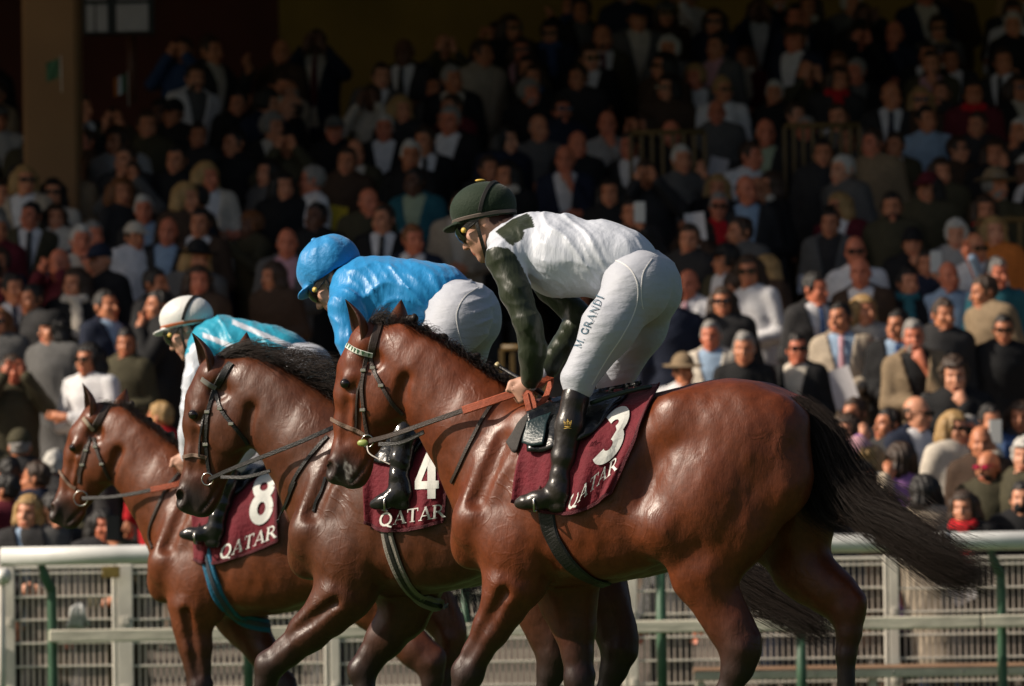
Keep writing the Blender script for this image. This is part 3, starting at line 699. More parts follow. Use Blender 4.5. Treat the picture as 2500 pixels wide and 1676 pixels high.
# the walls at the back: maroon to the left, ochre in the middle
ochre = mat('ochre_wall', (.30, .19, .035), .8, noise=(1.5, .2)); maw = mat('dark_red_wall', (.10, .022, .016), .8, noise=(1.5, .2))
xa = P(680, 50, 76.2)[0]
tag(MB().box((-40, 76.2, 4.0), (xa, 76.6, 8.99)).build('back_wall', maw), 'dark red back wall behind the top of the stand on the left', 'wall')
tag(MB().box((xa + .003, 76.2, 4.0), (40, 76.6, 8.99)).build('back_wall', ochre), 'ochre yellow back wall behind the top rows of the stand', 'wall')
roof = MB().box((-70, 59.9, 9.0), (40, 78, 9.5)).build('roof_slab', mat('roof_paint', (.20, .15, .10), .8)); tag(roof, 'broad dark roof over the grandstand', 'roof')
tag(MB().box((-70, 76.61, 0), (40, 76.9, 9.0)).build('stand_back', conc), kind='structure')
# beige column and the notice screen at the left
pc = P(122, 160, 66.0); hw = 68 / (FPX / 66.0)
tag(MB().bbox((pc[0] - hw, 66.0, 1.0), (pc[0] + hw, 66.8, 9.0), .03).build('column', mat('beige_column', (.24, .125, .05), .8, noise=(1.5, .12))), 'broad beige column rising behind the crowd at far left', 'column')
sc_ = empty('results_board', P(288, 20, 69.0)); tag(sc_, 'dark results board with grey panels hanging above the stand', 'board')
k = 69.0 / FPX
brd = mat('board_black', (.012, .012, .012), .5); pan = mat('board_grey', (.42, .39, .41), .5, noise=(6, .1))
MB().bbox((-88 * k, .02, -64 * k), (88 * k, .14, 70 * k), .01).build('housing', brd, sc_)
for (x0, x1, y0, y1) in ((-78, -28, 20, 62), (-2, 74, 20, 62), (-78, -58, -58, 10), (-54, -26, -58, 10), (-4, 74, -58, 10)):
    MB().bbox((x0 * k, 0, y0 * k), (x1 * k, .018, y1 * k), .004).build('panel', pan, sc_)
MB().tube([(0, .08, 70 * k), (0, .08, 2.4)], .03, 8).build('hanger', brd, sc_)
tag(MB().tube([P(320, 70, 69.5), P(322, 250, 69.5)], .04, 8).build('pole', mat('brown_pole', (.10, .035, .02), .6)), 'thin reddish pole below the results board', 'pole')
# ------------------------------------------------------------------ running rail
white_pl = mat('white_plastic', (.70, .70, .67), .38, 0, .5, noise=(5, .12)); green_pt = mat('green_paint', (.045, .105, .060), .5, 0, .4, noise=(9, .18))
cream_wood = mat('cream_wood', (.60, .56, .45), .7, 0, .3, noise=(7, .22), bump=(40, .3, (.1, 1, 1)))
cream = mat('cream_paint', (.74, .69, .60), .55, 0, .4, noise=(8, .15)); grate = mat('grating_paint', (.54, .455, .385), .6, noise=(8, .2))
RD = 51.7
rr = empty('running_rail', P(4, 1380, RD) * [1, 1, 0] + [0, 0, .27]); tag(rr, 'white tubular running rail on green posts in front of the crowd', 'rail')
o = rr.location
def rl(u, v, D): return P(u, v, D) - np.array(o)
pts = [rl(u, 1360 - 40 * u / 2500, RD) for u in (4, 300, 800, 1300, 1800, 2300, 3000)]
MB().tube(pts, .058, 20).build('top_tube', white_pl, rr)
for u in (640, 1180, 1740, 2300):
    c_ = rl(u, 1360 - 40 * u / 2500, RD); MB().tube([c_ - [.05, 0, 0], c_ + [.05, 0, 0]], .0605, 20).build('joint_sleeve', white_pl, rr)
MB().ball(pts[0], (.012, .058, .058), 16, 10).build('end_cap', white_pl, rr)
for u, short, curved in ((127, 0, 1), (603, 0, 0), (1135, 0, 0), (1612, 0, 0), (1955, 1, 0), (2444, 0, 1), (2900, 0, 1)):
    vb = 1360 - 40 * u / 2500; z0 = .27 - o[2] - .05
    if short: p = rl(u, vb + 190, RD - .02); MB().tube([p, (p[0], p[1], z0)], .031, 12).build('post', green_pt, rr)
    elif curved:
        p = rl(u, vb + 110, RD + .06); MB().tube(spline([rl(u - 28, vb + 12, RD), rl(u - 18, vb + 48, RD + .02), rl(u - 4, vb + 80, RD + .05), p, (p[0], p[1], z0)], 18), [.024] * 4 + [.031] * 14, 12).build('post', green_pt, rr)
    else: p = rl(u, vb + 20, RD + .03); MB().tube([p, (p[0], p[1], z0)], .031, 12).build('post', green_pt, rr)
a, b_ = rl(119, 1552, RD - .06), rl(3000, 1505, RD - .06)
for (u0, u1) in ((119, 1290), (1293, 2395), (2398, 3000)):
    a = rl(u0, 1554 - 40 * (u0 - 119) / 2500, RD - .07); b_ = rl(u1, 1554 - 40 * (u1 - 119) / 2500, RD - .07)
    MB().bbox((a[0], a[1], a[2] - .039), (b_[0], b_[1] + .045, a[2] + .039), .008).build('plank', cream_wood, rr)
# ------------------------------------------------------------------ steel mesh barriers behind the rail
FD = 52.35
def barrier(u0, u1, label, thick, wide=False, i=0):
    p0, p1 = P(u0, 1390, FD), P(u1, 1390, FD); L_ = p1[0] - p0[0]; zb = .10
    zt = P((u0 + u1) / 2, 1384 - 16 * ((u0 + u1) / 2) / 1250 * .8, FD)[2]
    r = empty('mesh_barrier', (p0[0], FD, zb)); tag(r, label, 'barrier', 'cream mesh barriers behind the rail')
    h = zt - zb
    pw = .05 if wide else .032
    MB().bbox((0, -.02, -.05), (pw * 2, .03, h + .01), .006).build('end_post', cream, r); MB().bbox((L_ - .03, -.02, -.05), (L_ - .003, .03, h + .01), .006).build('end_post', cream, r)
    for k in range(9):
        z = h - .045 - k * .1435
        if z < .02: break
        MB().bbox((pw * 2, -.012, z - .0065), (L_ - .03, .0, z + .0065), .002).build('crossbar', cream, r)
    MB().bbox((pw * 2, -.015, h - .018), (L_ - .03, .012, h + .004), .004).build('top_bar', cream, r)
    m_ = MB(); n = int((L_ - pw * 2) / .0372)
    for k in range(1, n):
        x = pw * 2 + k * .0372; m_.box((x - thick, .002, .0), (x + thick, .014, h - .02))
    q = m_.build('upright_bars', grate, r); q['kind'] = 'stuff'
    for k in (.35, .7): MB().bbox((pw * .5, -.03, h * k), (pw * 1.5, -.021, h * k + .05), .003).build('bracket', cream, r)
for (a, b_, lb, t_, w_) in ((-320, 8, 'mesh barrier cut by the left edge of the picture', .0095, 0), (10, 284, 'narrow mesh barrier below the leftmost horse head', .0085, 0), (284, 800, 'mesh barrier with wide pale post below the leftmost horse', .008, 1), (802, 1530, 'mesh barrier behind the forelegs of the middle horse', .0075, 0), (1530, 2168, 'mesh barrier behind the hind legs of the nearest horse', .006, 0), (2168, 2850, 'mesh barrier below the tail at the right edge', .006, 0)):
    barrier(a, b_, lb, t_, w_)
ep = P(8, 1408, 52.0)
tag(MB().ball(ep, (.055, .09, .055), 16, 10).tube([ep, (ep[0] - .9, ep[1] + .25, ep[2])], .055, 16).build('rail_end', white_pl), 'white rounded end of a second rail at the left edge', 'rail')
tag(MB().tube([(ep[0] - .02, ep[1], ep[2] - .05), (ep[0] - .02, ep[1], .2)], .03, 10).build('rail_post', cream), 'cream post under the white rail end at the left edge', 'post')
# bench between rail and barrier at the lower right
bd = 51.95; bz = P(1700, 1640, bd)[2]
be = empty('bench', P(1700, 1640, bd) * [1, 1, 0]); tag(be, 'long low wooden bench behind the rail at lower right', 'bench')
kk = bd / FPX
MB().bbox((-6 * kk, -.06, bz - .055), (860 * kk, -.02, bz), .006).build('front_board', cream_wood, be)
MB().add([(-6 * kk, -.058, bz + .001), (860 * kk, -.058, bz + .001), (860 * kk, .22, bz + .028), (-6 * kk, .22, bz + .028), (-6 * kk, -.058, bz - .03), (860 * kk, -.058, bz - .03), (860 * kk, .22, bz - .004), (-6 * kk, .22, bz - .004)], [(0, 1, 2, 3), (7, 6, 5, 4), (0, 4, 5, 1), (1, 5, 6, 2), (2, 6, 7, 3), (3, 7, 4, 0)]).build('seat_board', mat('brown_wood', (.22, .13, .075), .7, noise=(9, .25)), be)
for x in (0, 420 * kk, 840 * kk): MB().bbox((x, -.018, .2), (x + .05, .18, bz - .06), .006).build('leg', cream_wood, be)
for x in (290, 480, 650): MB().tube([(x * kk, -.061, bz - .025), (x * kk, -.066, bz - .025)], .008, 8).build('bolt', steel, be)
# little plants and rags caught on the fence at the left
bag = mat('pale_plastic', (.5, .5, .48), .4, noise=(20, .2))
bp_ = P(192, 1530, 52.15); m_ = MB(); rs = np.random.RandomState(3)
for i in range(9): m_.tube(spline([bp_ + [rs.uniform(-.09, .09), 0, -.02], bp_ + [rs.uniform(-.05, .05), -.03, .09], bp_ + [.01, -.01, .13], bp_ + [rs.uniform(-.08, .08), .0, -.0]], 8), .012, 6)
tag(m_.build('plastic_bag', bag), 'crumpled pale plastic bag tied to the barrier at left', 'bag')
tag(MB().bbox(P(250, 1412, 52.25) - [.0, 0, 0], P(292, 1383, 52.25) + [0, .03, 0], .004).build('notice_plate', mat('yellow_plate', (.20, .14, .03), .6, noise=(20, .4))), 'dull yellow plate under the white rail at left', 'sign')
# yellow handrails standing in the terraces
yel = mat('yellow_rail', (.12, .07, .014), .5)
def handrail(u0, u1, v, row, label, n):
    D = row_D(row) - .3; zf = row_z(row) if row < 1 else row_z(row - 1); a = P(u0, v, D); b_ = P(u1, v, D)
    r = empty('handrail', (a[0], D, zf)); tag(r, label, 'handrail', 'yellow handrails in the terraces')
    h = a[2] - zf; L_ = b_[0] - a[0]
    MB().tube([(0, 0, h), (L_, 0, h)], .022, 10).build('top_bar', yel, r)
    for i in range(n): x = L_ * i / (n - 1); MB().bbox((x - .016, -.012, 0), (x + .016, .012, h - .01), .003).build('baluster', yel, r)
handrail(1540, 1720, 325, 10, 'yellow handrail among spectators above the white shirted jockey', 8)
handrail(1915, 2098, 308, 10, 'yellow handrail below spectator with red scarf in the stand', 9)
handrail(2385, 2560, 538, 6, 'yellow handrail at the right edge beside the blond spectator', 6)
handrail(1225, 1330, 850, 0, 'yellow handrail seen between the jockey arms', 5)
# ------------------------------------------------------------------ build the three horses
BAY = (.128, .0285, .0080)
H3, V3 = build_horse(F3, T3, 1., FORE3, HIND3, 'glossy bay racehorse wearing number 3, nearest the camera on the right', BAY, 1., None, None, 1)
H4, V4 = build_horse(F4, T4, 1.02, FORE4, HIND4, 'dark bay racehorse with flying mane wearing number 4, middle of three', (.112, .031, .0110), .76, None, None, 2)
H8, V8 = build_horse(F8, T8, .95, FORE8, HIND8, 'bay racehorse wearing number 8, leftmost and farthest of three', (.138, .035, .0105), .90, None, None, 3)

# manes, forelocks, tails: local offsets, x towards the tail, z up
def tail_of(F, root, pxs, n, seed, spread=.035, r0=.0019, wild=.03):
    g = np.array([F.L(u, w_, lat) for u, w_, lat in pxs]); r = g[0]
    def guide(rng, f):
        o = rng.normal(0, .018, 3) * [1, 1, .6]; return r + o, g - r
    return strands('tail', [r], guide, n, root, r0, spread, 12, wild, seed, .3, .3, lambda t: np.clip(t * 1.6, 0, 1) ** .8)
tail_of(F3, H3, [(1948, 988, 0), (2010, 1055, 0), (2050, 1150, 0), (2120, 1235, -.02), (2230, 1320, -.04), (2330, 1385, -.05), (2385, 1402, -.05)], 3600, 11, .027, .00085, .022)
tail_of(F3, H3, [(1955, 1000, 0), (1990, 1060, 0), (2030, 1150, .02), (2090, 1215, .0), (2200, 1255, -.02), (2310, 1310, -.04), (2420, 1335, -.04)], 420, 12, .040, .0008, .06)
tail_of(F3, H3, [(1942, 992, 0), (1968, 1070, 0), (1985, 1160, .02), (2015, 1240, .03), (2090, 1290, .0)], 900, 13, .022, .0011, .016)
tail_of(F4, H4, [(1475, 1060, 0), (1530, 1130, 0), (1600, 1260, 0), (1740, 1370, -.02), (1880, 1455, -.04), (1985, 1505, -.05), (2015, 1525, -.05)], 2400, 14, .030, .0009, .022)
tail_of(F8, H8, [(1040, 1140, 0), (1085, 1190, 0), (1110, 1300, 0), (1140, 1400, .0), (1160, 1480, 0)], 300, 15, .035, .002, .02)
def mane_of(F, T, root, n, seed, ln, lift, blow, wfun=None, r0=.0016, spread=.012, wild=.012, near=False, segs=8, up=.012):
    cr = [(975, 798, 1), (1040, 828, .8), (1110, 872, .5), (1180, 918, .3), (1245, 958, .1), (1275, 975, 0)]
    pts = spline([T(G(u, w_), f) for u, w_, f in cr], 60)
    def guide(rng, f):
        i = rng.uniform(0, 59); k = int(i); p = pts[k] * (1 - i + k) + pts[min(k + 1, 59)] * (i - k)
        t = i / 59; l_ = ln(t) * rng.uniform(.6, 1.15)
        s = -1 if near else (1 if rng.random() < .85 else -1)
        g = np.array([[0, 0, 0], [blow(t) * l_ * .35, s * .03, lift(t) * l_ * .5], [blow(t) * l_ * .75, s * .07, lift(t) * l_ * .55], [blow(t) * l_, s * .09, lift(t) * l_ * .25]])
        return p + rng.normal(0, .006, 3) + [0, 0, up], g
    return strands('mane', pts, guide, n, root, r0, spread, segs, wild, seed, .3, .4)
def plaits(F, T, root):                                     # mane rolled into knots along the crest
    cr = [(1005, 800, .95), (1040, 822, .8), (1078, 846, .65), (1118, 872, .5), (1156, 897, .38), (1192, 922, .28), (1226, 942, .15)]
    for i, (u, w_, f) in enumerate(cr):
        p = T(G(u, w_), f) + [0, -.012, .022]; m_ = MB(); rs = np.random.RandomState(i)
        for k in range(5): m_.ball(p + [rs.uniform(-.014, .014), .012 + rs.uniform(-.012, .012), rs.uniform(-.004, .016)], (.021, .017, .016), 8, 6, np.array(Matrix.Rotation(rs.uniform(0, 3), 3, 'Y')))
        m_.build('mane_knot', hairm, root)
plaits(F3, T3, H3)
mane_of(F3, T3, H3, 900, 21, lambda t: .085, lambda t: .45, lambda t: .75, near=True, spread=.006, wild=.006, r0=.0012)
mane_of(F3, T3, H3, 400, 22, lambda t: .05, lambda t: 1.0, lambda t: .6, spread=.008, wild=.01, r0=.0011)
mane_of(F4, T4, H4, 1500, 23, lambda t: .14 + .10 * math.sin(3.1 * min(t * 1.1, 1)), lambda t: .42, lambda t: 1.05, spread=.012, wild=.012, r0=.0009, up=.015)
mane_of(F4, T4, H4, 700, 24, lambda t: .18, lambda t: .10, lambda t: .85, near=True, spread=.012, wild=.014, r0=.0011, up=.01)
plaits(F8, T8, H8)
mane_of(F8, T8, H8, 900, 25, lambda t: .08, lambda t: .6, lambda t: .7, near=True, spread=.008, wild=.01, r0=.0012)
def forelock(F, T, root, n, seed, d):
    p0 = T(G(915, 800), 1)
    def guide(rng, f):
        g = np.array([[0, 0, 0], [d[0] * .3, 0, d[1] * .6], [d[0] * .7, 0, d[1]], [d[0], 0, d[1] * .8]]) * rng.uniform(.6, 1.1)
        return p0 + rng.normal(0, .014, 3), g
    strands('forelock', [p0], guide, n, root, .0011, .010, 9, .012, seed)
forelock(F3, T3, H3, 260, 31, (.075, .055)); forelock(F4, T4, H4, 600, 32, (.20, .05)); forelock(F8, T8, H8, 300, 33, (.10, .0))

# ------------------------------------------------------------------ bridles, reins, saddles, number cloths
buckle = mat('buckle_metal', (.6, .58, .52), .25, 1.)
def bridle(F, v, label, crown, cheek, thin, throat, brow, nose, ring, rr, rein, martingale, lm, browm):
    b_ = empty('bridle', F.O, -F.a); tag(b_, label, 'bridle', 'bridles on the racehorses')
    strap_on(F, v, crown, [.034] * 24, 'headpiece', lm, b_)
    strap_on(F, v, cheek, .018, 'cheek_strap', lm, b_); strap_on(F, v, thin, .010, 'noseband_strap', lm, b_); strap_on(F, v, throat, .017, 'throat_strap', lm, b_)
    bo = strap_on(F, v, brow, .022, 'browband', browm, b_, off=.007)
    strap_on(F, v, nose, .017, 'noseband', mat('tan_leather', (.16, .10, .07), .5, bump=(200, .2)), b_, off=.006)
    o, rp = bit_ring(F, v, ring[0], ring[1], rr, b_)
    for (u, w_) in (cheek[1], cheek[len(cheek) // 2], throat[1], throat[2]):
        p, n = F.hit(v, np.array([u]), np.array([w_])); p = p[0] + n[0] * .010; n = n[0]
        MB().bbox(p - [.012, .004, .007], p + [.012, .002, .007], .002).build('buckle', buckle, b_)
    for seg, mt_, wd in rein: strap_free([rp + [.01, -.004, 0] if q is None else F.L(*q) for q in seg], wd, 'rein', mt_, b_)
    for seg, wd in martingale: strap_on(F, v, seg, wd, 'neck_strap', lm, b_, n=30)
    return b_, rp
B3, RP3 = bridle(F3, V3, 'brown bridle with green and white browband on horse number 3',
    [(940, 782), (926, 795), (913, 833), (906, 868)], [(896, 866), (888, 906), (884, 952), (889, 1000), (895, 1050), (899, 1066)], [(884, 925), (874, 960), (871, 1000), (869, 1046)],
    [(905, 868), (911, 902), (932, 942), (959, 988), (985, 1012)], [(850, 845), (862, 853), (880, 860), (911, 867)], [(812, 1024), (836, 1038), (869, 1050), (893, 1064)], (899, 1076), .024,
    [([None, (960, 1062, -.13), (1060, 1027, -.17), (1135, 1001, -.18)], leather, .021), ([(1130, 1003, -.183), (1190, 983, -.18), (1258, 960, -.15)], orange_rub, .034),
     ([(1268, 955, -.15), (1295, 965, -.155), (1305, 1000, -.16), (1300, 1030, -.16), (1292, 1000, -.165), (1283, 962, -.16)], orange_rub, .026), ([(1285, 955, -.12), (1320, 935, -.08), (1345, 925, -.02), (1335, 965, -.06), (1318, 990, -.1), (1300, 1025, -.15)], orange_rub, .026),
     ([(925, 1085, -.09), (980, 1080, -.12), (1035, 1055, -.15)], leather_b, .018)],
    [([(1252, 945), (1197, 992), (1145, 1087), (1112, 1160), (1103, 1178)], .016)], leather, mat('browband_white', (.62, .66, .58), .5))
# green triangles on the browband
grn = mat('browband_green', (.06, .16, .08), .5); q = spline([(852, 845), (864, 853), (880, 859), (909, 866)], 15); p, n = F3.hit(V3, q[:, 0], q[:, 1]); p = p + n * .0135
bb = [c for c in B3.children if c.name.startswith('browband')][0]
for i in range(0, 14, 2):
    a, b_ = p[i], p[i + 1]; t = (b_ - a); upn = np.cross(t, n[i]); upn /= np.linalg.norm(upn) + 1e-9; mid = (a + b_) / 2
    MB().add([a - upn * .008, b_ - upn * .008, mid + upn * .008, a - upn * .008 - n[i] * .004, b_ - upn * .008 - n[i] * .004, mid + upn * .008 - n[i] * .004], [(0, 1, 2), (5, 4, 3), (0, 3, 4, 1), (1, 4, 5, 2), (2, 5, 3, 0)]).build('triangle', grn, bb)
gp, gn = F3.hit(V3, np.array([888.]), np.array([1081.]))
MB().ball(gp[0] + gn[0] * .012, (.024, .010, .014), 14, 9).build('bit_guard', mat('green_rubber', (.30, .36, .10), .45), B3)
strap_free([RP3 + [0, -.004, -.02], F3.L(905, 1110, -.075), F3.L(952, 1134, -.08)], .005, 'lip_cord', mat('cord', (.5, .45, .4), .6), B3)
B4, RP4 = bridle(F4, V4, 'black leather bridle with plain browband on horse number 4',
    [(565, 888), (556, 898), (540, 925), (528, 945)], [(523, 949), (508, 1006), (505, 1050), (504, 1085), (506, 1118), (511, 1155)], [(500, 1010), (493, 1045), (489, 1085), (488, 1115)],
    [(525, 955), (539, 999), (566, 1035), (596, 1072), (605, 1085)], [(495, 926), (505, 934), (516, 941), (527, 947)], [(450, 1117), (466, 1112), (486, 1113), (506, 1118)], (509, 1170), .025,
    [([None, (560, 1148, -.12), (620, 1124, -.16), (720, 1085, -.2), (800, 1050, -.2), (870, 1020, -.15)], leather_b, .019), ([(540, 1165, -.1), (600, 1165, -.15), (660, 1150, -.17)], leather_b, .016)],
    [([(800, 1066), (760, 1110), (725, 1160), (708, 1200)], .018), ([(722, 1175), (705, 1220), (690, 1250), (680, 1275)], .014)], leather_b, mat('grey_browband', (.20, .19, .17), .5))
strap_on(F4, V4, [(795, 1165), (785, 1200), (772, 1225), (766, 1250)], .014, 'loose_strap', leather_b, B4)
B8, RP8 = bridle(F8, V8, 'brown bridle with large ring bit on horse number 8',
    [(262, 992), (250, 1012), (238, 1032), (227, 1052)], [(220, 1068), (212, 1100), (203, 1135), (196, 1160), (194, 1180)], [(210, 1085), (200, 1120), (190, 1160)],
    [(228, 1070), (234, 1092), (249, 1133), (268, 1171)], [(206, 1022), (214, 1032), (220, 1040), (229, 1050)], [(147, 1150), (158, 1168), (172, 1185), (186, 1193)], (199, 1216), .036,
    [([None, (264, 1214, -.12), (325, 1206, -.16), (372, 1196, -.18)], leather_b, .019), ([(368, 1197, -.182), (433, 1183, -.16), (455, 1172, -.12)], orange_rub, .028)],
    [([(440, 1152), (412, 1185), (395, 1215), (371, 1271), (364, 1309), (373, 1340)], .016)], leather, mat('pale_browband', (.34, .27, .2), .5))

def cloth(F, v, label, top, bot, wave, num, numpos, qpos, off=.014):
    r = empty('number_cloth', F.O, -F.a); tag(r, label, 'saddle cloth', 'maroon number cloths')
    o, surf = patch(F, v, top, bot, 44, 26, off, wave, 'cloth', maroon, r)
    write(num, *numpos, surf, 'numeral', white_print, r, .005)
    write('QATAR', *qpos, surf, 'lettering', white_print, r, .005)
    hm2 = mat('maroon_hem', (.075, .003, .010), .8, bump=(200, .4))
    for (p_, n_) in (surf.edge, surf.side): MB().strap(p_ + n_ * .002, n_, .014, .0022).build('hem', hm2, o)
    return r
cloth(F3, V3, 'maroon cloth with white 3 under the saddle of the nearest horse',
    [(1290, 1030), (1340, 1000), (1440, 972), (1540, 955), (1612, 946)], [(1256, 1226), (1320, 1246), (1390, 1254), (1445, 1236), (1494, 1203)],
    lambda S, T_: .010 * np.sin(S * 19 + T_ * 3) * np.clip(T_ * 1.3, 0, 1) + .012 * np.exp(-((S - .62 + .1 * T_) / .05) ** 2) * T_ + .005 * np.sin(S * 41 + 2) * T_, '3',
    ((1447, 1137), (98, -32), (38, -126)), ((1386, 1250), (27, -23), (8, -38)), .016)
cloth(F4, V4, 'maroon cloth with white 4 behind the black boot, middle horse',
    [(890, 1070), (940, 1050), (1000, 1045), (1050, 1048), (1100, 1055)], [(894, 1275), (930, 1292), (985, 1295), (1040, 1284), (1081, 1273)],
    lambda S, T_: .010 * np.sin(S * 15 + 1 + T_ * 2) * np.clip(T_ * 1.3, 0, 1) + .004 * np.sin(S * 37) * T_, '4',
    ((1014, 1220), (94, -4), (0, -120)), ((927, 1287), (36, -5.5), (2, -33)))
cloth(F8, V8, 'maroon cloth with white 8 on the farthest, leftmost horse',
    [(468, 1180), (520, 1160), (570, 1150), (625, 1146), (676, 1146)], [(474, 1366), (502, 1374), (535, 1373), (610, 1350), (679, 1322)],
    lambda S, T_: .009 * np.sin(S * 16 + 2 + T_ * 3) * np.clip(T_ * 1.3, 0, 1) + .004 * np.sin(S * 33) * T_, '8',
    ((608, 1280), (92, -8), (14, -116)), ((537, 1368), (31, -12.5), (5, -34)))
def saddle(F, v, label, seat_top, seat_bot, girth, gmat, gw, edge=None):
    r = empty('saddle', F.O, -F.a); tag(r, label, 'saddle', 'racing saddles')
    patch(F, v, seat_top, seat_bot, 30, 12, .034, lambda S, T_: .006 * np.sin(S * 23) * T_, 'flap', mat('black_patent', (.008, .009, .010), .25, 0, .5, bump=(22, .35)), r, .014)
    q = spline(girth, 30); p, n = F.hit(v, q[:, 0], q[:, 1]); p += n * .008
    for _ in range(3): p[1:-1] = (p[:-2] + 2 * p[1:-1] + p[2:]) / 4
    gs = MB().strap(p, n, gw, .006).build('girth', gmat, r)
    if edge:
        e = MB().strap(p + n * .0075, n, gw * .34, .002).build('girth_stripe', edge, gs)
    return r
S3 = saddle(F3, V3, 'black racing saddle with black girth under the white and green jockey', [(1290, 1015), (1380, 985), (1480, 968), (1570, 950)], [(1300, 1110), (1350, 1105), (1440, 1075), (1510, 1000)], [(1334, 1235), (1340, 1285), (1362, 1335), (1395, 1380), (1440, 1412), (1480, 1424)], leather_b, .068)
patch(F3, V3, [(1292, 1040), (1320, 1030), (1350, 1025)], [(1292, 1092), (1312, 1100), (1338, 1096)], 12, 10, .046, lambda S, T_: 0 * S, 'knee_flap', mat('teal_leather', (.010, .026, .030), .35, bump=(90, .2)), S3, .006)
patch(F3, V3, [(1270, 1040), (1284, 1024), (1298, 1014)], [(1248, 1085), (1258, 1108), (1270, 1108)], 10, 12, .026, lambda S, T_: .008 * S, 'foam_pad', mat('perforated_foam', (.035, .03, .028), .8, noise=(300, .6)), S3, .012)
MB().tube(spline([F3.L(1440, 985, -.20), F3.L(1500, 965, -.17), F3.L(1560, 950, -.12), F3.L(1590, 944, -.08)], 12), [.008, .009, .009, .009, .009, .009, .009, .009, .009, .009, .008, .006], 8).build('cantle_roll', mat('dark_green_piping', (.03, .05, .03), .4), S3)
S4 = saddle(F4, V4, 'black racing saddle with grey edged girth under the blue jockey', [(905, 1085), (980, 1055), (1060, 1045)], [(905, 1130), (980, 1140), (1040, 1090)], [(941, 1255), (950, 1320), (974, 1392), (1007, 1445), (1050, 1472), (1085, 1478)], mat('grey_webbing', (.22, .20, .17), .8, bump=(200, .3)), .062, leather_b)
S8 = saddle(F8, V8, 'black racing saddle with blue girth under the teal jockey', [(500, 1190), (580, 1150), (660, 1140)], [(500, 1240), (560, 1230), (620, 1180)], [(500, 1340), (512, 1388), (533, 1453), (569, 1500), (620, 1522), (655, 1530)], mat('blue_elastic', (.010, .13, .24), .6, bump=(200, .3)), .066, mat('grey_blue_trim', (.05, .06, .08), .5))
# ------------------------------------------------------------------ jockeys
skin_j = mat('jockey_skin', (.50, .27, .19), .5, 0, .4, vcol='Col', noise=(120, .06))
def pitcher(a):
    """rotate head-local points (face towards -x) nose-down by a"""
    c, s_ = math.cos(a), math.sin(a)
    return lambda p: np.array([c * p[0] - s_ * p[2] * -1 * -1, p[1], s_ * p[0] + c * p[2]]) if a is None else np.array([c * p[0] - s_ * p[2], p[1], s_ * p[0] + c * p[2]])
def sculpt_head(v, C, rot, s=1., pitch=0.):
    """C centre, rot: head-local -> offset"""
    h = lambda x, y, z: C + rot(np.array([x, y, z]) * s)
    E = lambda c, r, k, sub=False, ry=0.: v.ell(h(*c), np.array(r) * s, k, ry=-pitch + ry, sub=sub)
    E((.005, 0, .02), (.100, .077, .105), .02)
    E((-.045, 0, -.055), (.058, .058, .075), .03)
    E((-.020, 0, -.075), (.060, .060, .05), .03)
    E((-.082, 0, -.115), (.022, .026, .022), .02)
    v.cone(h(-.098, 0, .005), h(-.122, 0, -.042), .009 * s, .013 * s, .014)
    for y in (-1, 1):
        v.cone(h(-.112, y * .010, -.046), h(-.108, y * .014, -.048), .009 * s, .008 * s, .008)
        E((-.090, y * .033, .004), (.016, .020, .014), .012, True)
        v.cone(h(-.098, y * .012, .020), h(-.086, y * .048, .020), .007 * s, .006 * s, .012)
        E((-.070, y * .048, -.035), (.022, .02, .02), .02)
        E((.018, y * .079, -.012), (.020, .009, .033), .008); E((.012, y * .087, -.010), (.010, .006, .020), .006, True)
    v.cone(h(-.1, -.02, -.074), h(-.1, .02, -.074), .0075 * s, .0075 * s, .008); v.cone(h(-.098, -.018, -.087), h(-.098, .018, -.087), .0075 * s, .0075 * s, .008)
    v.cone(h(-.104, -.022, -.0805), h(-.104, .022, -.0805), .003 * s, .003 * s, .005, sub=True)
    return h
def fist(v, wr, kn, side, s=1.):
    """closed hand: wrist to knuckle direction; fingers curl down and back round the rein"""
    wr = np.asarray(wr, float); kn = np.asarray(kn, float); d = kn - wr; L_ = np.linalg.norm(d); d /= L_
    up = np.array([0, 0, 1.]) - d * d[2]; up /= np.linalg.norm(up); out = np.cross(d, up) * (1 if side < 0 else -1)
    v.cone(wr, wr + d * L_ * .35, .027, .030, .02, (1, .75, 1))
    v.ell(wr + d * L_ * .65, (.042, .022, .036), .02)
    for i, l_ in enumerate((.0, 1., 2., 3.)):
        o = up * (.027 - .018 * i); k0 = wr + d * (L_ * (1.0 - .03 * i)) + o + out * .008
        k1 = k0 + d * .020 + out * .004 - up * .010; k2 = k1 - d * .012 - out * .026 - up * .008; k3 = k2 - d * .020 - out * .004
        v.chain([(k0 - d * .03, .0105), (k0, .0115), (k1, .0105), (k2, .0095), (k3, .0085)], .006)
    t0 = wr + d * L_ * .45 + up * .030; v.chain([(t0, .014), (t0 + d * .035 + up * .006 - out * .004, .0125), (t0 + d * .06 - up * .012 - out * .01, .011)], .010)
def blur3(a, n=1): return a
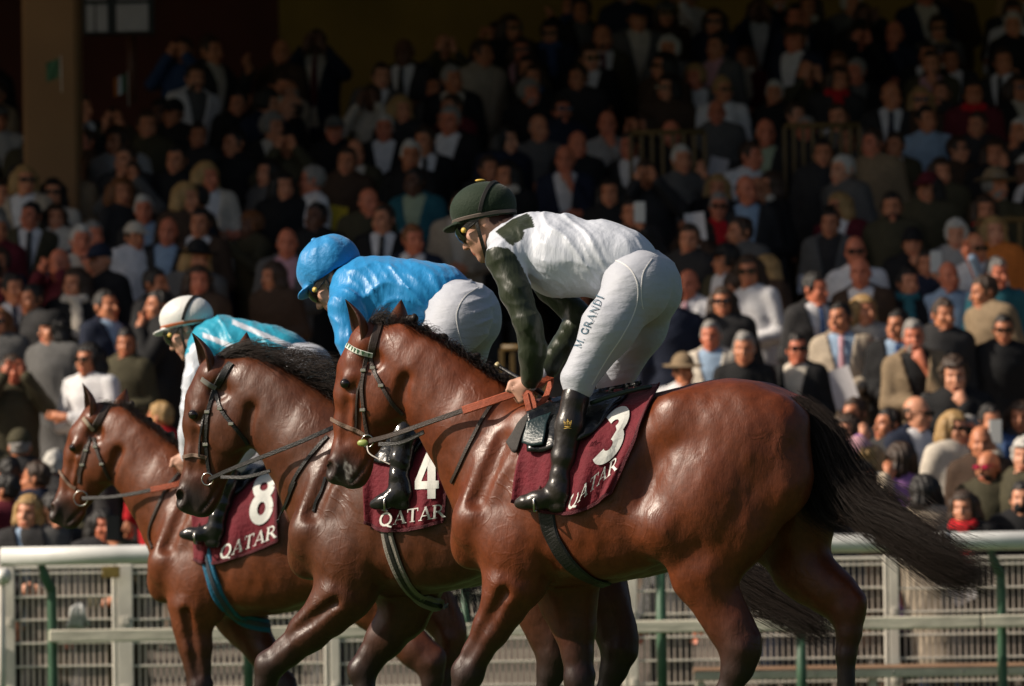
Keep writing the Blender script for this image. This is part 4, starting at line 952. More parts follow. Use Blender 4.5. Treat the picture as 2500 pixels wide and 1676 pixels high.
def jockey(F, K, label, cols, seed):
    r = empty('person', F.O, -F.a); tag(r, label, 'person', 'jockeys on the racehorses')
    L = lambda q: F.L(*q)
    lo = np.array([-1.0, -.42, .75]); hi = np.array([.55, .42, 2.45])
    hp = K['pitch']; rot = pitcher(hp)
    c = K['head']; C = L((c[0], c[1], c[2] if len(c) > 2 else 0.))
    sp = K['spine']
    allp = [L(q[:3]) for key in ('spine', 'arm_n', 'arm_f', 'leg_n', 'leg_f') for q in K[key]] + [C]
    lo = np.min(allp, 0) - .22; hi = np.max(allp, 0) + .22
    # ---- body
    v = Vol(lo + .06, hi - .06, .0078)
    v.chain([(L(q[:3]), q[3] * .74) for q in sp], .05, (1, 1.05, 1))
    for q in ('arm_n', 'arm_f'):
        a = K[q]; v.cone(L(sp[-2][:3]), L(a[0][:3]), .07, .045, .03); v.chain([(L(p[:3]), p[3] * .68) for p in a], .02)
        s_ = -1 if q[-1] == 'n' else 1
        w_ = L(a[-1][:3]); fist(v, w_, L(K['hand_' + q[-1]]), s_)
    for q in ('leg_n', 'leg_f'):
        a = K[q]; v.chain([(L(p[:3]), p[3] * (.82, .8, .52, .6)[i]) for i, p in enumerate(a)], .02)
    v.chain([(L(sp[-1][:3]), .05), (C + rot(np.array([.045, 0, -.06])), .056), (C + rot(np.array([.03, 0, -.02])), .06)], .03)
    h = sculpt_head(v, C, rot, K.get('hs', 1.), hp)
    V, Q = v.net(); V = relax(V, Q, 1)
    q = (V - C) @ np.array([[math.cos(hp), 0, -math.sin(hp)], [0, 1, 0], [math.sin(hp), 0, math.cos(hp)]])
    q = np.stack([(V - C)[:, 0] * math.cos(hp) + (V - C)[:, 2] * math.sin(hp), V[:, 1] - C[1], -(V - C)[:, 0] * math.sin(hp) + (V - C)[:, 2] * math.cos(hp)], -1) / K.get('hs', 1.)
    col = np.ones((len(V), 3), np.float32)
    lips = (q[:, 0] < -.085) & (np.abs(q[:, 2] + .0805) < .013) & (np.abs(q[:, 1]) < .026); col[lips] = (.80, .42, .42)
    brw = (q[:, 0] < -.075) & (np.abs(q[:, 2] - .022) < .006) & (np.abs(q[:, 1]) > .008); col[brw] = (.25, .18, .14)
    hair = (q[:, 2] > .045) | ((q[:, 0] > .04) & (q[:, 2] > -.05)); hair &= (np.linalg.norm(q, axis=1) < .16); col[hair] = (.10, .06, .04)
    link('body', npmesh('jockey_body', V, Q, True, col), r, skin_j)
    # ---- jersey
    pj = np.array([L(q[:3]) for key in ('jersey', 'arm_n', 'arm_f') for q in K[key]]); j = Vol(pj.min(0) - .18, pj.max(0) + .18, .0066)
    n = len(sp)
    js = [(L(q[:3]), q[3]) for q in K['jersey']]
    j.chain(js, .05, (1, 1.15, 1))
    for q in ('arm_n', 'arm_f'):
        a = K[q]; j.cone(js[-1][0] * .6 + js[-2][0] * .4, L(a[0][:3]), js[-1][1] * .8, a[0][3] * 1.02, .05)
        j.chain([(L(p[:3]), p[3]) for p in a[:-1]], .02); j.cone(L(a[-2][:3]), L(a[-1][:3]), a[-2][3], .034, .012)
    sd = seed * 1.7; AN = [L(p[:3]) for p in K['arm_n']]; AF = [L(p[:3]) for p in K['arm_f']]
    ux = np.array(K.get('wr', (.75, 0, .65)))
    def wr(x, y, z):
        a = (x * ux[0] + z * ux[2]); t = a * 62 + 3.0 * vnoise(x * 9, y * 9, z * 9, sd) + 6 * y
        m_ = np.clip(.5 + .9 * vnoise(x * 6 + 3, y * 5, z * 6, sd + 1), 0, 1)
        t2 = (x * .2 + z * .9) * 40 + 4 * vnoise(x * 7 + 2, y * 8, z * 7, sd + 5)
        PT = np.stack([x, y, z], -1); da = np.minimum(segd(PT, AN), segd(PT, AF)); af = 1 - .7 * np.exp(-(da / .075) ** 2)
        return .010 * af * m_ * (1 - np.abs(np.sin(t * .5))) ** 2 + .0035 * af * (1 - np.abs(np.sin(t * 1.15 + 1))) ** 2 + af * .007 * (1 - m_) * (1 - np.abs(np.sin(t2))) ** 2 + .005 * vnoise(x * 14, y * 13, z * 14, sd)
    j.disp(wr)
    j.cone(C + rot(np.array([.055, 0, -.05])), C + rot(np.array([-.03, 0, .0])), .06, .11, .01, sub=True)
    V, Q = j.net(); V = relax(V, Q, 2, .4)
    cc = cols['jersey'](F, V, K, L)
    link('jersey', npmesh('jersey', V, Q, True, cc), r, mat('satin_silk', (1, 1, 1), .40, 0, .42, vcol='Col', sheen=.15, bump=(28, .35, (1, 1, .25), (0, .6, 0))))
    # ---- breeches
    pb = np.array([L(q[:3]) for q in K['seat'] + K['leg_n'][:3] + K['leg_f'][:3]]); b_ = Vol(pb.min(0) - .17, pb.max(0) + .17, .007)
    b_.chain([(L(q[:3]), q[3]) for q in K['seat']], .05, (1, 1.1, 1))
    for s_, q in ((-1, 'leg_n'), (1, 'leg_f')):
        a = K[q]; b_.ell(L(K['butt_' + q[-1]][:3]), K['butt_' + q[-1]][3], .05)
        b_.chain([(L(p[:3]), p[3]) for p in a[:3]], .045); b_.cone(L(a[2][:3]), L(a[2][:3]) + [.0, 0, -.03], a[2][3], a[2][3] * .9, .01)
    def wb(x, y, z):
        t = (x * .30 - z * .95) * 95 + 4.5 * vnoise(x * 8, y * 8, z * 8, sd + 2); m_ = np.clip(.25 + 1.0 * vnoise(x * 7, y * 6, z * 6 + 1, sd + 3), 0, 1)
        return .0085 * m_ * (1 - np.abs(np.sin(t * .7))) ** 2.4 + .003 * vnoise(x * 15, y * 14, z * 16, sd + 1)
    b_.disp(wb)
    V, Q = b_.net(); V = relax(V, Q, 1, .4)
    br = link('breeches', npmesh('breeches', V, Q), r, mat('white_breeches', (.44, .46, .52), .6, 0, .35, sheen=.2, bump=(16, .3, (1, 1, 2.5), (0, .5, 0))))
    # ---- boots
    for s_, q in ((-1, 'leg_n'), (1, 'leg_f')):
        a = K[q]; kn, an = a[2], a[3]; k_, n_ = L(kn[:3]), L(an[:3]); hl, to = L(K['heel_' + q[-1]]), L(K['toe_' + q[-1]]); pt_ = np.array([k_, n_, hl, to]); bt = Vol(pt_.min(0) - .1, pt_.max(0) + .1, .006)
        top = k_ - (n_ - k_) * .10; mid = k_ + (n_ - k_) * .45
        bt.chain([(top, kn[3] * .70), (k_ + (n_ - k_) * .2, .050), (mid, .056), (k_ + (n_ - k_) * .75, .048), (n_, an[3] * .82), (hl + [0, 0, .03], .034)], .02)
        bt.chain([(n_ + (hl - n_) * .45, .044), ((hl + to) / 2 + [0, 0, .016], .041), (to + [.03, 0, .004], .031), (to, .021)], .025, (1, .92, .85))
        bt.cone(hl + [0, 0, -.006], hl + [-.03, 0, -.006], .027, .026, .006)
        bt.disp(lambda x, y, z: .0022 * np.sin(z * 85 + x * 60 + 3 * vnoise(x * 12, y * 9, z * 12, seed)) * np.exp(-((z - n_[2] - .03) / .09) ** 2) + .0012 * vnoise(x * 40, y * 40, z * 30))
        V, Q = bt.net(); V = relax(V, Q, 1)
        zt = k_[2] - (k_[2] - n_[2]) * .22
        cb = np.where((V[:, 2] > zt)[:, None], np.array((.9, .72, .58), np.float32) * cols.get('sock', 1), np.array((1., .95, .9), np.float32) * 1.)
        bo = link('boot', npmesh('boot', V, Q, True, cb), r, mat('boot_' + cols['boot'], (.020, .016, .014) if cols['boot'] == 'matt' else (.012, .012, .013), .34 if cols['boot'] == 'matt' else .16, 0, .55, vcol='Col', bump=(50, .12)))
        axs = (n_ - k_) / np.linalg.norm(n_ - k_); cc_ = k_ + (n_ - k_) * .22; MB().ring(cc_, .0505, .0045, axs, 26).build('boot_cuff', MATS['boot_' + cols['boot']], bo)
        # stirrup
        sc_ = (hl * .45 + to * .55) + [0, 0, -.028]
        st = MB().tube([sc_ + [0, -.046, .0], sc_ + [.0, -.046, .04], sc_ + [.01, 0, .095], sc_ + [0, .046, .04], sc_ + [0, .046, 0], sc_ + [0, -.046, 0]], .0045, 8).build('stirrup_iron', steel, r)
    # ---- helmet
    hv = Vol(C - .24, C + .24, .0055); hc = K.get('helm', (.012, 0, .052)); hr = np.array(K.get('helmr', (.135, .108, .102)))
    hC = C + rot(np.array(hc)); hv.ell(hC, hr, .0, ry=-hp * K.get('hk', 1.))
    hrot = pitcher(hp * K.get('hk', 1.))
    bc = hC + hrot(np.array([-.115, 0, -.050])); hv.ell(bc, (.062, .088, .012), .018, ry=-hp * K.get('hk', 1.) - .12)
    X, Y, Z = hv.ax; gx = X[:, None, None] - hC[0]; gz = Z[None, None, :] - hC[2]; a_ = hp * K.get('hk', 1.)
    lz = -gx * math.sin(a_) + gz * math.cos(a_); lx = gx * math.cos(a_) + gz * math.sin(a_)
    hv.d = np.maximum(hv.d, -(lz + .052 + np.where(lx < -.06, .02, 0)) + 0 * Y[None, :, None]).astype(np.float32)
    hin = C + rot(np.array([.012, 0, .030])); sl, gX, gY, gZ = hv.sl(hv.lo, hv.lo + hv.n * hv.h)
    hv.ell(hin, hr - np.array([.018, .018, .018]), .0, ry=-a_, sub=True)
    if 'puff' in K: hv.disp(lambda x, y, z: .007 * np.abs(np.sin(np.arctan2(y, x - hC[0] + .03) * 4 + 2 * z)) ** 2 * np.clip((z - hC[2]) * 8, 0, 1) + .003 * vnoise(x * 25, y * 25, z * 25), band=.03)
    V, Q = hv.net(); V = relax(V, Q, 1)
    hm = link('helmet', npmesh('helmet', V, Q), r, cols['helmet'])
    ring_r = 1.012
    def hpt(th, zl, k=1.0):                         # point on the helmet shell at local height zl and heading th (0 = front)
        rr = math.sqrt(max(0, 1 - (zl / hr[2]) ** 2)) * k
        return hC + hrot(np.array([-math.cos(th) * hr[0] * rr, -math.sin(th) * hr[1] * rr, zl]))
    if cols.get('band') is not None:
        pts = [hpt(t, -.036 + .004 * math.cos(t), 1.016) for t in np.linspace(-math.pi, math.pi, 40)]; nr = [(p - hC) for p in pts]
        MB().strap(pts, nr, .014, .003).build('helmet_band', cols['band'], hm)
    if cols.get('strap') is not None:
        pts = []; 
        for t in np.linspace(0, 1, 24):               # elastic strap from ear over the crown
            an = math.pi * (t - .5) * 1.15; pts.append(hC + hrot(np.array([.035 + .02 * math.cos(an) + .03 * math.cos(an), math.sin(an) * hr[1] * 1.02, math.cos(an) * hr[2] * 1.0]) * 1.0))
        pts = [hC + (p - hC) * (1.03 / max(1e-6, np.linalg.norm(np.array([(hrot_inv(p - hC, a_))[i] / hr[i] for i in range(3)])))) for p in pts]
        MB().strap(pts, [p - hC for p in pts], .016, .003).build('goggle_strap', cols['strap'], hm)
    # chin strap and goggles
    h2 = lambda x, y, z: C + rot(np.array([x, y, z]))
    for s_ in (-1, 1):
        MB().strap(spline([h2(.0, s_ * .088, .01), h2(-.015, s_ * .086, -.04), h2(-.035, s_ * .068, -.09), h2(-.060, s_ * .03, -.135), h2(-.062, 0, -.142)], 14), [np.array([-.2, s_, -.2])] * 14, .018, .003).build('chin_strap', leather_b, hm)
    gg = MB(); gl = []
    for y in np.linspace(-1, 1, 17):
        x = -.112 + .040 * y * y; gl.append((x, y * .078))
    Vv = []
    for x, y in gl:
        dz = .006 * abs(y) / .08
        for (dx, z) in ((-.010, .030), (-.016, .012), (-.014, -.012), (-.004, -.034 + .012 * (abs(y) < .012))): Vv.append(h2(x + dx, y, z + dz))
    Fv = [(i * 4 + k, i * 4 + k + 1, (i + 1) * 4 + k + 1, (i + 1) * 4 + k) for i in range(16) for k in range(3)]
    go = gg.add(Vv, Fv, True).build('goggles', mat('goggle_lens', (.010, .009, .008), .12, 0, .6), r)
    for s_ in (-1, 1):
        MB().strap([h2(-.072, s_ * .080, .0), h2(-.03, s_ * .088, .004), h2(.02, s_ * .092, .012)], [np.array([0, s_, 0.])] * 3, .026, .003).build('goggle_side', leather_b, go)
        MB().tube([h2(-.066, s_ * .085, -.002), h2(-.066, s_ * .089, -.002)], .011, 14).build('goggle_badge', mat('gold_badge', (.6, .42, .08), .35), go)
    return r, br, b_, j, hm, hC
def hrot_inv(d, a):
    c, s_ = math.cos(a), math.sin(a); return np.array([c * d[0] + s_ * d[2], d[1], -s_ * d[0] + c * d[2]])
def proj(F, V):
    W = F.O + V @ F.R; d = W - CAM; z = d @ FWD; return CX + FPX * (d @ RGT) / z, CY - FPX * (d @ UPV) / z
def inpoly(U, V_, poly):
    ins = np.zeros(len(U), bool); n = len(poly)
    for i in range(n):
        x1, y1 = poly[i]; x2, y2 = poly[(i + 1) % n]
        cnd = (y1 > V_) != (y2 > V_); ins ^= cnd & (U < (x2 - x1) * (V_ - y1) / (y2 - y1 + 1e-9) + x1)
    return ins
def segd(V, pts):
    d = np.full(len(V), 9.)
    for a, b_ in zip(pts[:-1], pts[1:]):
        e = b_ - a; t = np.clip((V - a) @ e / (e @ e), 0, 1); d = np.minimum(d, np.linalg.norm(V - a - t[:, None] * e, axis=1))
    return d
def arm_mask(V, K, L):
    m_ = np.zeros(len(V), bool); tors = segd(V, [L(q[:3]) for q in K['jersey']])
    for q in ('arm_n', 'arm_f'):
        a = K[q]; d = segd(V, [L(p[:3]) for p in a]); m_ |= (d < .075) & (d < tors - .035)
    return m_
GREENS = np.array((.013, .020, .006), np.float32); WHT = np.array((.56, .595, .67), np.float32)
def jersey3(F, V, K, L):
    c = np.tile(WHT, (len(V), 1)); U, W = proj(F, V)
    near = V[:, 1] < -.02
    arm = inpoly(U, W, [(1176, 622), (1192, 608), (1215, 602), (1240, 606), (1258, 622), (1276, 655), (1312, 730), (1350, 800), (1350, 950), (1255, 950), (1228, 770), (1170, 660)]) & (V[:, 1] < -.05); c[arm] = GREENS
    far = arm_mask(V, K, L) & (V[:, 1] > 0); c[far] = GREENS
    ep = inpoly(U, W, [(1209, 566), (1250, 536), (1287, 521), (1298, 530), (1306, 554), (1280, 562), (1276, 584), (1250, 601)]) & near; c[ep] = GREENS
    return c
def jersey4(F, V, K, L): return np.tile(np.array((.010, .24, .56), np.float32), (len(V), 1))
def jersey8(F, V, K, L):
    c = np.tile(np.array((.014, .31, .46), np.float32), (len(V), 1)); U, W = proj(F, V); c[arm_mask(V, K, L) & (W > 835 - .4 * (U - 480))] = WHT
    for (a, b_) in (((572, 788), (700, 842)), ((500, 820), (650, 880))):
        d = np.abs((b_[0] - a[0]) * (a[1] - W) - (a[0] - U) * (b_[1] - a[1])) / math.hypot(b_[0] - a[0], b_[1] - a[1]); c[(d < 6) & (U > a[0] - 5) & (V[:, 1] < .1)] = WHT
    return c
velvet = mat('green_velvet_helmet', (.007, .019, .007), .75, 0, .25, sheen=.12, bump=(120, .2))
J3, BR3, VB3, VJ3, HM3, HC3 = jockey(F3, dict(pitch=R_(31), head=(1184, 542), hk=.35, helm=(.022, 0, .050),
    spine=[(1555, 690, 0, .13), (1470, 640, 0, .115), (1370, 620, 0, .115), (1270, 590, 0, .105), (1225, 580, 0, .07)],
    jersey=[(1525, 640, 0, .125), (1465, 635, 0, .135), (1370, 626, 0, .150), (1295, 605, 0, .125), (1245, 598, 0, .09)],
    arm_n=[(1232, 630, -.165, .068), (1262, 715, -.20, .058), (1290, 790, -.21, .052), (1301, 860, -.18, .050), (1299, 915, -.14, .040), (1292, 938, -.13, .030)], hand_n=(1262, 955, -.14),
    arm_f=[(1265, 600, .165, .068), (1345, 700, .21, .056), (1415, 775, .2, .050), (1370, 850, .12, .046), (1335, 900, .05, .040), (1325, 915, .03, .030)], hand_f=(1300, 935, 0.0),
    seat=[(1510, 645, 0, .12), (1565, 690, 0, .125)], butt_n=(1562, 700, -.085, (.118, .10, .13)), butt_f=(1590, 700, .085, (.118, .10, .13)),
    leg_n=[(1545, 715, -.11, .118), (1487, 800, -.18, .100), (1413, 925, -.24, .068), (1366, 1180, -.295, .050)], heel_n=(1370, 1232, -.30), toe_n=(1268, 1230, -.31),
    leg_f=[(1585, 715, .11, .118), (1562, 800, .18, .098), (1498, 930, .24, .070), (1450, 1180, .295, .050)], heel_f=(1460, 1232, .30), toe_f=(1360, 1230, .31)),
    'jockey in white silks with dark green sleeves and green cap, number 3', dict(jersey=jersey3, boot='matt', helmet=velvet, band=mat('taupe_band', (.13, .10, .085), .7), strap=mat('black_elastic', (.012, .011, .010), .7), sock=.75), 1)
J4, BR4, VB4, VJ4, HM4, HC4 = jockey(F4, dict(pitch=R_(40), head=(815, 683), hk=.72, helm=(.018, 0, .060), helmr=(.138, .112, .118), puff=1,
    spine=[(1120, 765, 0, .13), (1040, 725, 0, .115), (950, 715, 0, .115), (875, 705, 0, .105), (845, 700, 0, .07)],
    jersey=[(1070, 722, 0, .128), (1020, 725, 0, .132), (950, 720, 0, .140), (890, 712, 0, .13), (860, 715, 0, .09)],
    arm_n=[(843, 750, -.165, .068), (855, 830, -.20, .056), (870, 890, -.21, .052), (880, 950, -.18, .048), (882, 985, -.14, .040), (880, 1005, -.13, .030)], hand_n=(860, 1015, -.14),
    arm_f=[(865, 720, .165, .068), (910, 810, .2, .056), (940, 880, .2, .05), (920, 940, .12, .046), (905, 980, .05, .04), (900, 995, .03, .03)], hand_f=(880, 1005, 0.),
    seat=[(1075, 730, 0, .12), (1125, 765, 0, .125)], butt_n=(1132, 768, -.085, (.115, .10, .13)), butt_f=(1152, 768, .085, (.115, .10, .13)),
    leg_n=[(1115, 785, -.11, .12), (1062, 870, -.18, .102), (1000, 985, -.24, .076), (975, 1170, -.295, .050)], heel_n=(990, 1228, -.30), toe_n=(915, 1232, -.31),
    leg_f=[(1150, 785, .11, .12), (1120, 870, .18, .102), (1080, 985, .24, .076), (1050, 1170, .295, .050)], heel_f=(1065, 1228, .30), toe_f=(990, 1232, .31)),
    'jockey in plain bright blue silks and blue cap, number 4', dict(jersey=jersey4, boot='shine', helmet=mat('blue_silk_cap', (.010, .23, .54), .48, 0, .4, sheen=.2, bump=(22, .5))), 2)
J8, BR8, VB8, VJ8, HM8, HC8 = jockey(F8, dict(pitch=R_(30), head=(458, 802), hk=.30, helm=(.022, 0, .050), hs=.98,
    spine=[(730, 900, 0, .13), (670, 865, 0, .115), (600, 850, 0, .115), (525, 838, 0, .105), (495, 825, 0, .07)],
    jersey=[(690, 875, 0, .128), (650, 868, 0, .132), (590, 858, 0, .140), (535, 845, 0, .13), (510, 838, 0, .09)],
    arm_n=[(492, 868, -.165, .068), (478, 935, -.20, .058), (470, 1000, -.205, .052), (463, 1060, -.18, .048), (460, 1100, -.14, .040), (456, 1120, -.13, .030)], hand_n=(438, 1135, -.14),
    arm_f=[(510, 850, .165, .068), (520, 940, .2, .056), (520, 1010, .2, .05), (495, 1060, .12, .046), (482, 1095, .05, .04), (476, 1110, .03, .03)], hand_f=(455, 1125, 0.),
    seat=[(690, 880, 0, .12), (735, 905, 0, .125)], butt_n=(745, 908, -.085, (.115, .10, .13)), butt_f=(760, 908, .085, (.115, .10, .13)),
    leg_n=[(725, 925, -.11, .12), (650, 1000, -.18, .102), (570, 1110, -.24, .076), (530, 1270, -.295, .050)], heel_n=(527, 1322, -.30), toe_n=(448, 1306, -.31),
    leg_f=[(750, 925, .11, .12), (700, 1000, .18, .102), (640, 1110, .24, .076), (600, 1270, .295, .050)], heel_f=(600, 1322, .30), toe_f=(520, 1306, .31)),
    'jockey in teal silks with white sleeves and white cap, number 8', dict(jersey=jersey8, boot='shine', helmet=mat('white_cap', (.68, .68, .66), .4, 0, .4, bump=(30, .2)), band=mat('orange_band', (.42, .11, .035), .6), strap=mat('black_elastic', (.012, .011, .010), .7)), 3)
# lettering on the breeches of jockey 3
sf3 = lambda U, V_: F3.hit(VB3, U, V_)
write('M. GRANDI', (1418, 852), (8.0, -17.5), (-16, -5.5), sf3, 'lettering', mat('blue_print', (.012, .07, .12), .6), BR3, .002, .10, .07)
write('M.G', (1513, 587), (15, -1.5), (2, -13), sf3, 'lettering', mat('navy_print', (.012, .03, .08), .6), BR3, .002, .06, .09)
def seam(F, v, px, name, par, m_, wid=.004, n=40):
    q = spline(px, n); p, nr = F.hit(v, q[:, 0], q[:, 1]); return MB().strap(p + nr * .0005, nr, wid, .0014).build(name, m_, par)
sm_ = mat('seam_thread', (.70, .69, .68), .6)
seam(F3, VB3, [(1455, 645), (1500, 636), (1540, 660), (1558, 705), (1550, 760), (1520, 820), (1480, 880), (1445, 940)], 'seam', BR3, sm_, .005)
seam(F3, VB3, [(1592, 632), (1570, 668), (1566, 720), (1570, 755)], 'seam', BR3, sm_, .004)
seam(F4, VB4, [(1168, 702), (1135, 725), (1115, 765), (1120, 810), (1130, 845)], 'seam', BR4, sm_, .004)
# crown emblem on the near boot, whip in the hand, cap button
gold = mat('gold_thread', (.62, .40, .06), .4)
bt3 = [c for c in J3.children if c.name.startswith('boot')][0]
def emblem():
    m_ = MB(); c0 = np.array([1386., 1036.])
    def pt(x, y):
        p = F3.L(c0[0] + x, c0[1] + y, -.345); return p
    segs = [[(-8, 6), (8, 6)], [(-7, 4), (-9, -6)], [(7, 4), (9, -6)], [(-9, -6), (-5, -3), (0, -9), (5, -3), (9, -6)], [(-4, 3), (-4, -3)], [(4, 3), (4, -3)], [(0, 4), (0, -9)], [(-9, 11), (0, 9), (9, 11)]]
    for s_ in segs: m_.tube([pt(*a) for a in s_], .0012, 5)
    for a in ((-9, -7), (9, -7), (0, -11)): m_.ball(pt(*a), .0022, 6, 4)
    return m_.build('crown_emblem', gold, bt3)
emblem()
wp = MB(); wpts = [F3.L(1213, 893, .05), F3.L(1245, 912, .03), F3.L(1300, 945, -.04), F3.L(1380, 1000, .12)]
wh = empty('whip', F3.O, -F3.a); tag(wh, 'jockey whip with pale knob handle beside the green sleeve', 'whip')
MB().tube(spline(wpts, 14), .009, 8).build('handle', leather_b, wh); MB().tube([F3.L(1211, 891, .05), F3.L(1219, 897, .047)], [.014, .012], 12).build('knob', mat('whip_knob', (.45, .38, .2), .4), wh)
MB().ball(HC3 + np.array([-.01, 0, .108]), (.022, .02, .006), 10, 6).build('cap_button', gold, HM3)
MB().ball(HC4 + np.array([-.06, 0, .105]), (.014, .014, .012), 8, 6).build('cap_knot', MATS['blue_silk_cap'], HM4)
# ------------------------------------------------------------------ spectators: templates
HC = np.array([0, -.005, 1.615]); HS = .91; HC0 = HC + [0, 0, -.012]
def nrot(p): return np.array([p[1], p[0], p[2]])
ARMS = {  # (elbow, wrist, hand direction) for +x side; the -x side is mirrored unless given
 'down': [((.245, .03, 1.14), (.255, -.04, .90), (0, -.05, -1))] * 2,
 'front': [((.25, .02, 1.15), (.085, -.235, 1.10), (-.8, -.3, .1))] * 2,
 'cross': [((.25, -.06, 1.16), (-.06, -.225, 1.20), (-1, 0, .15)), ((.25, -.06, 1.14), (-.07, -.20, 1.14), (-1, 0, .2))],
 'phone': [((.26, -.16, 1.24), (.09, -.33, 1.46), (-.3, -.2, 1)), ((.25, .02, 1.15), (.10, -.22, 1.08), (-.8, -.3, .1))],
 'eyes': [((.29, -.13, 1.32), (.085, -.17, 1.555), (-.35, .05, 1))] * 2,
 'raise': [((.31, -.10, 1.50), (.20, -.24, 1.74), (-.1, -.2, 1)), ((.25, .03, 1.14), (.26, -.04, .90), (0, -.05, -1))],
 'chin': [((.20, -.16, 1.18), (.05, -.17, 1.42), (-.3, .2, 1)), ((.24, -.06, 1.16), (.0, -.22, 1.16), (-1, 0, .1))],
}
def arm_pts(pose):
    out = []
    for s, (e, w_, d) in zip((1, -1), ARMS[pose]): out.append([np.array((s * .160, .0, 1.420)), np.array((s * e[0] * .87, e[1], e[2])), np.array((s * w_[0] * .92, w_[1], w_[2])), np.array((s * d[0], d[1], d[2]), float)])
    return out
def hand(v, w_, d):
    d = d / np.linalg.norm(d); a = np.cross(d, (0, 1, 0)); a /= np.linalg.norm(a) + 1e-9; b_ = np.cross(d, a)
    v.cone(w_, w_ + d * .075, .026, .034, .015)
    for i in range(4):
        o = a * (.027 - .018 * i); l_ = (.06, .07, .066, .05)[i]; k0 = w_ + d * .085 + o
        v.chain([(k0, .0105), (k0 + d * l_ * .5 + b_ * .006, .0098), (k0 + d * l_ * .9 + b_ * .022, .009)], .004)
    v.chain([(w_ + d * .03 + a * .03, .014), (w_ + d * .075 + a * .05, .011)], .01)
def torso(v, g, zlo, hem=0., k=.06):
    sq = (1.08, .78, 1)
    st = [(zlo, .135), (.98, .142), (1.10, .128), (1.22, .138), (1.34, .143), (1.41, .105)]
    st = [(z, r) for z, r in st if z >= zlo]
    if st[0][0] > zlo: st = [(zlo, st[0][1] + hem)] + st
    v.chain([((0, .0, z), r + g) for z, r in st], k, sq)
    for s in (-1, 1): v.cone((0, .0, 1.40), (s * .140, .0, 1.408), .072 + g, .050 + g, .05)
CT = {}
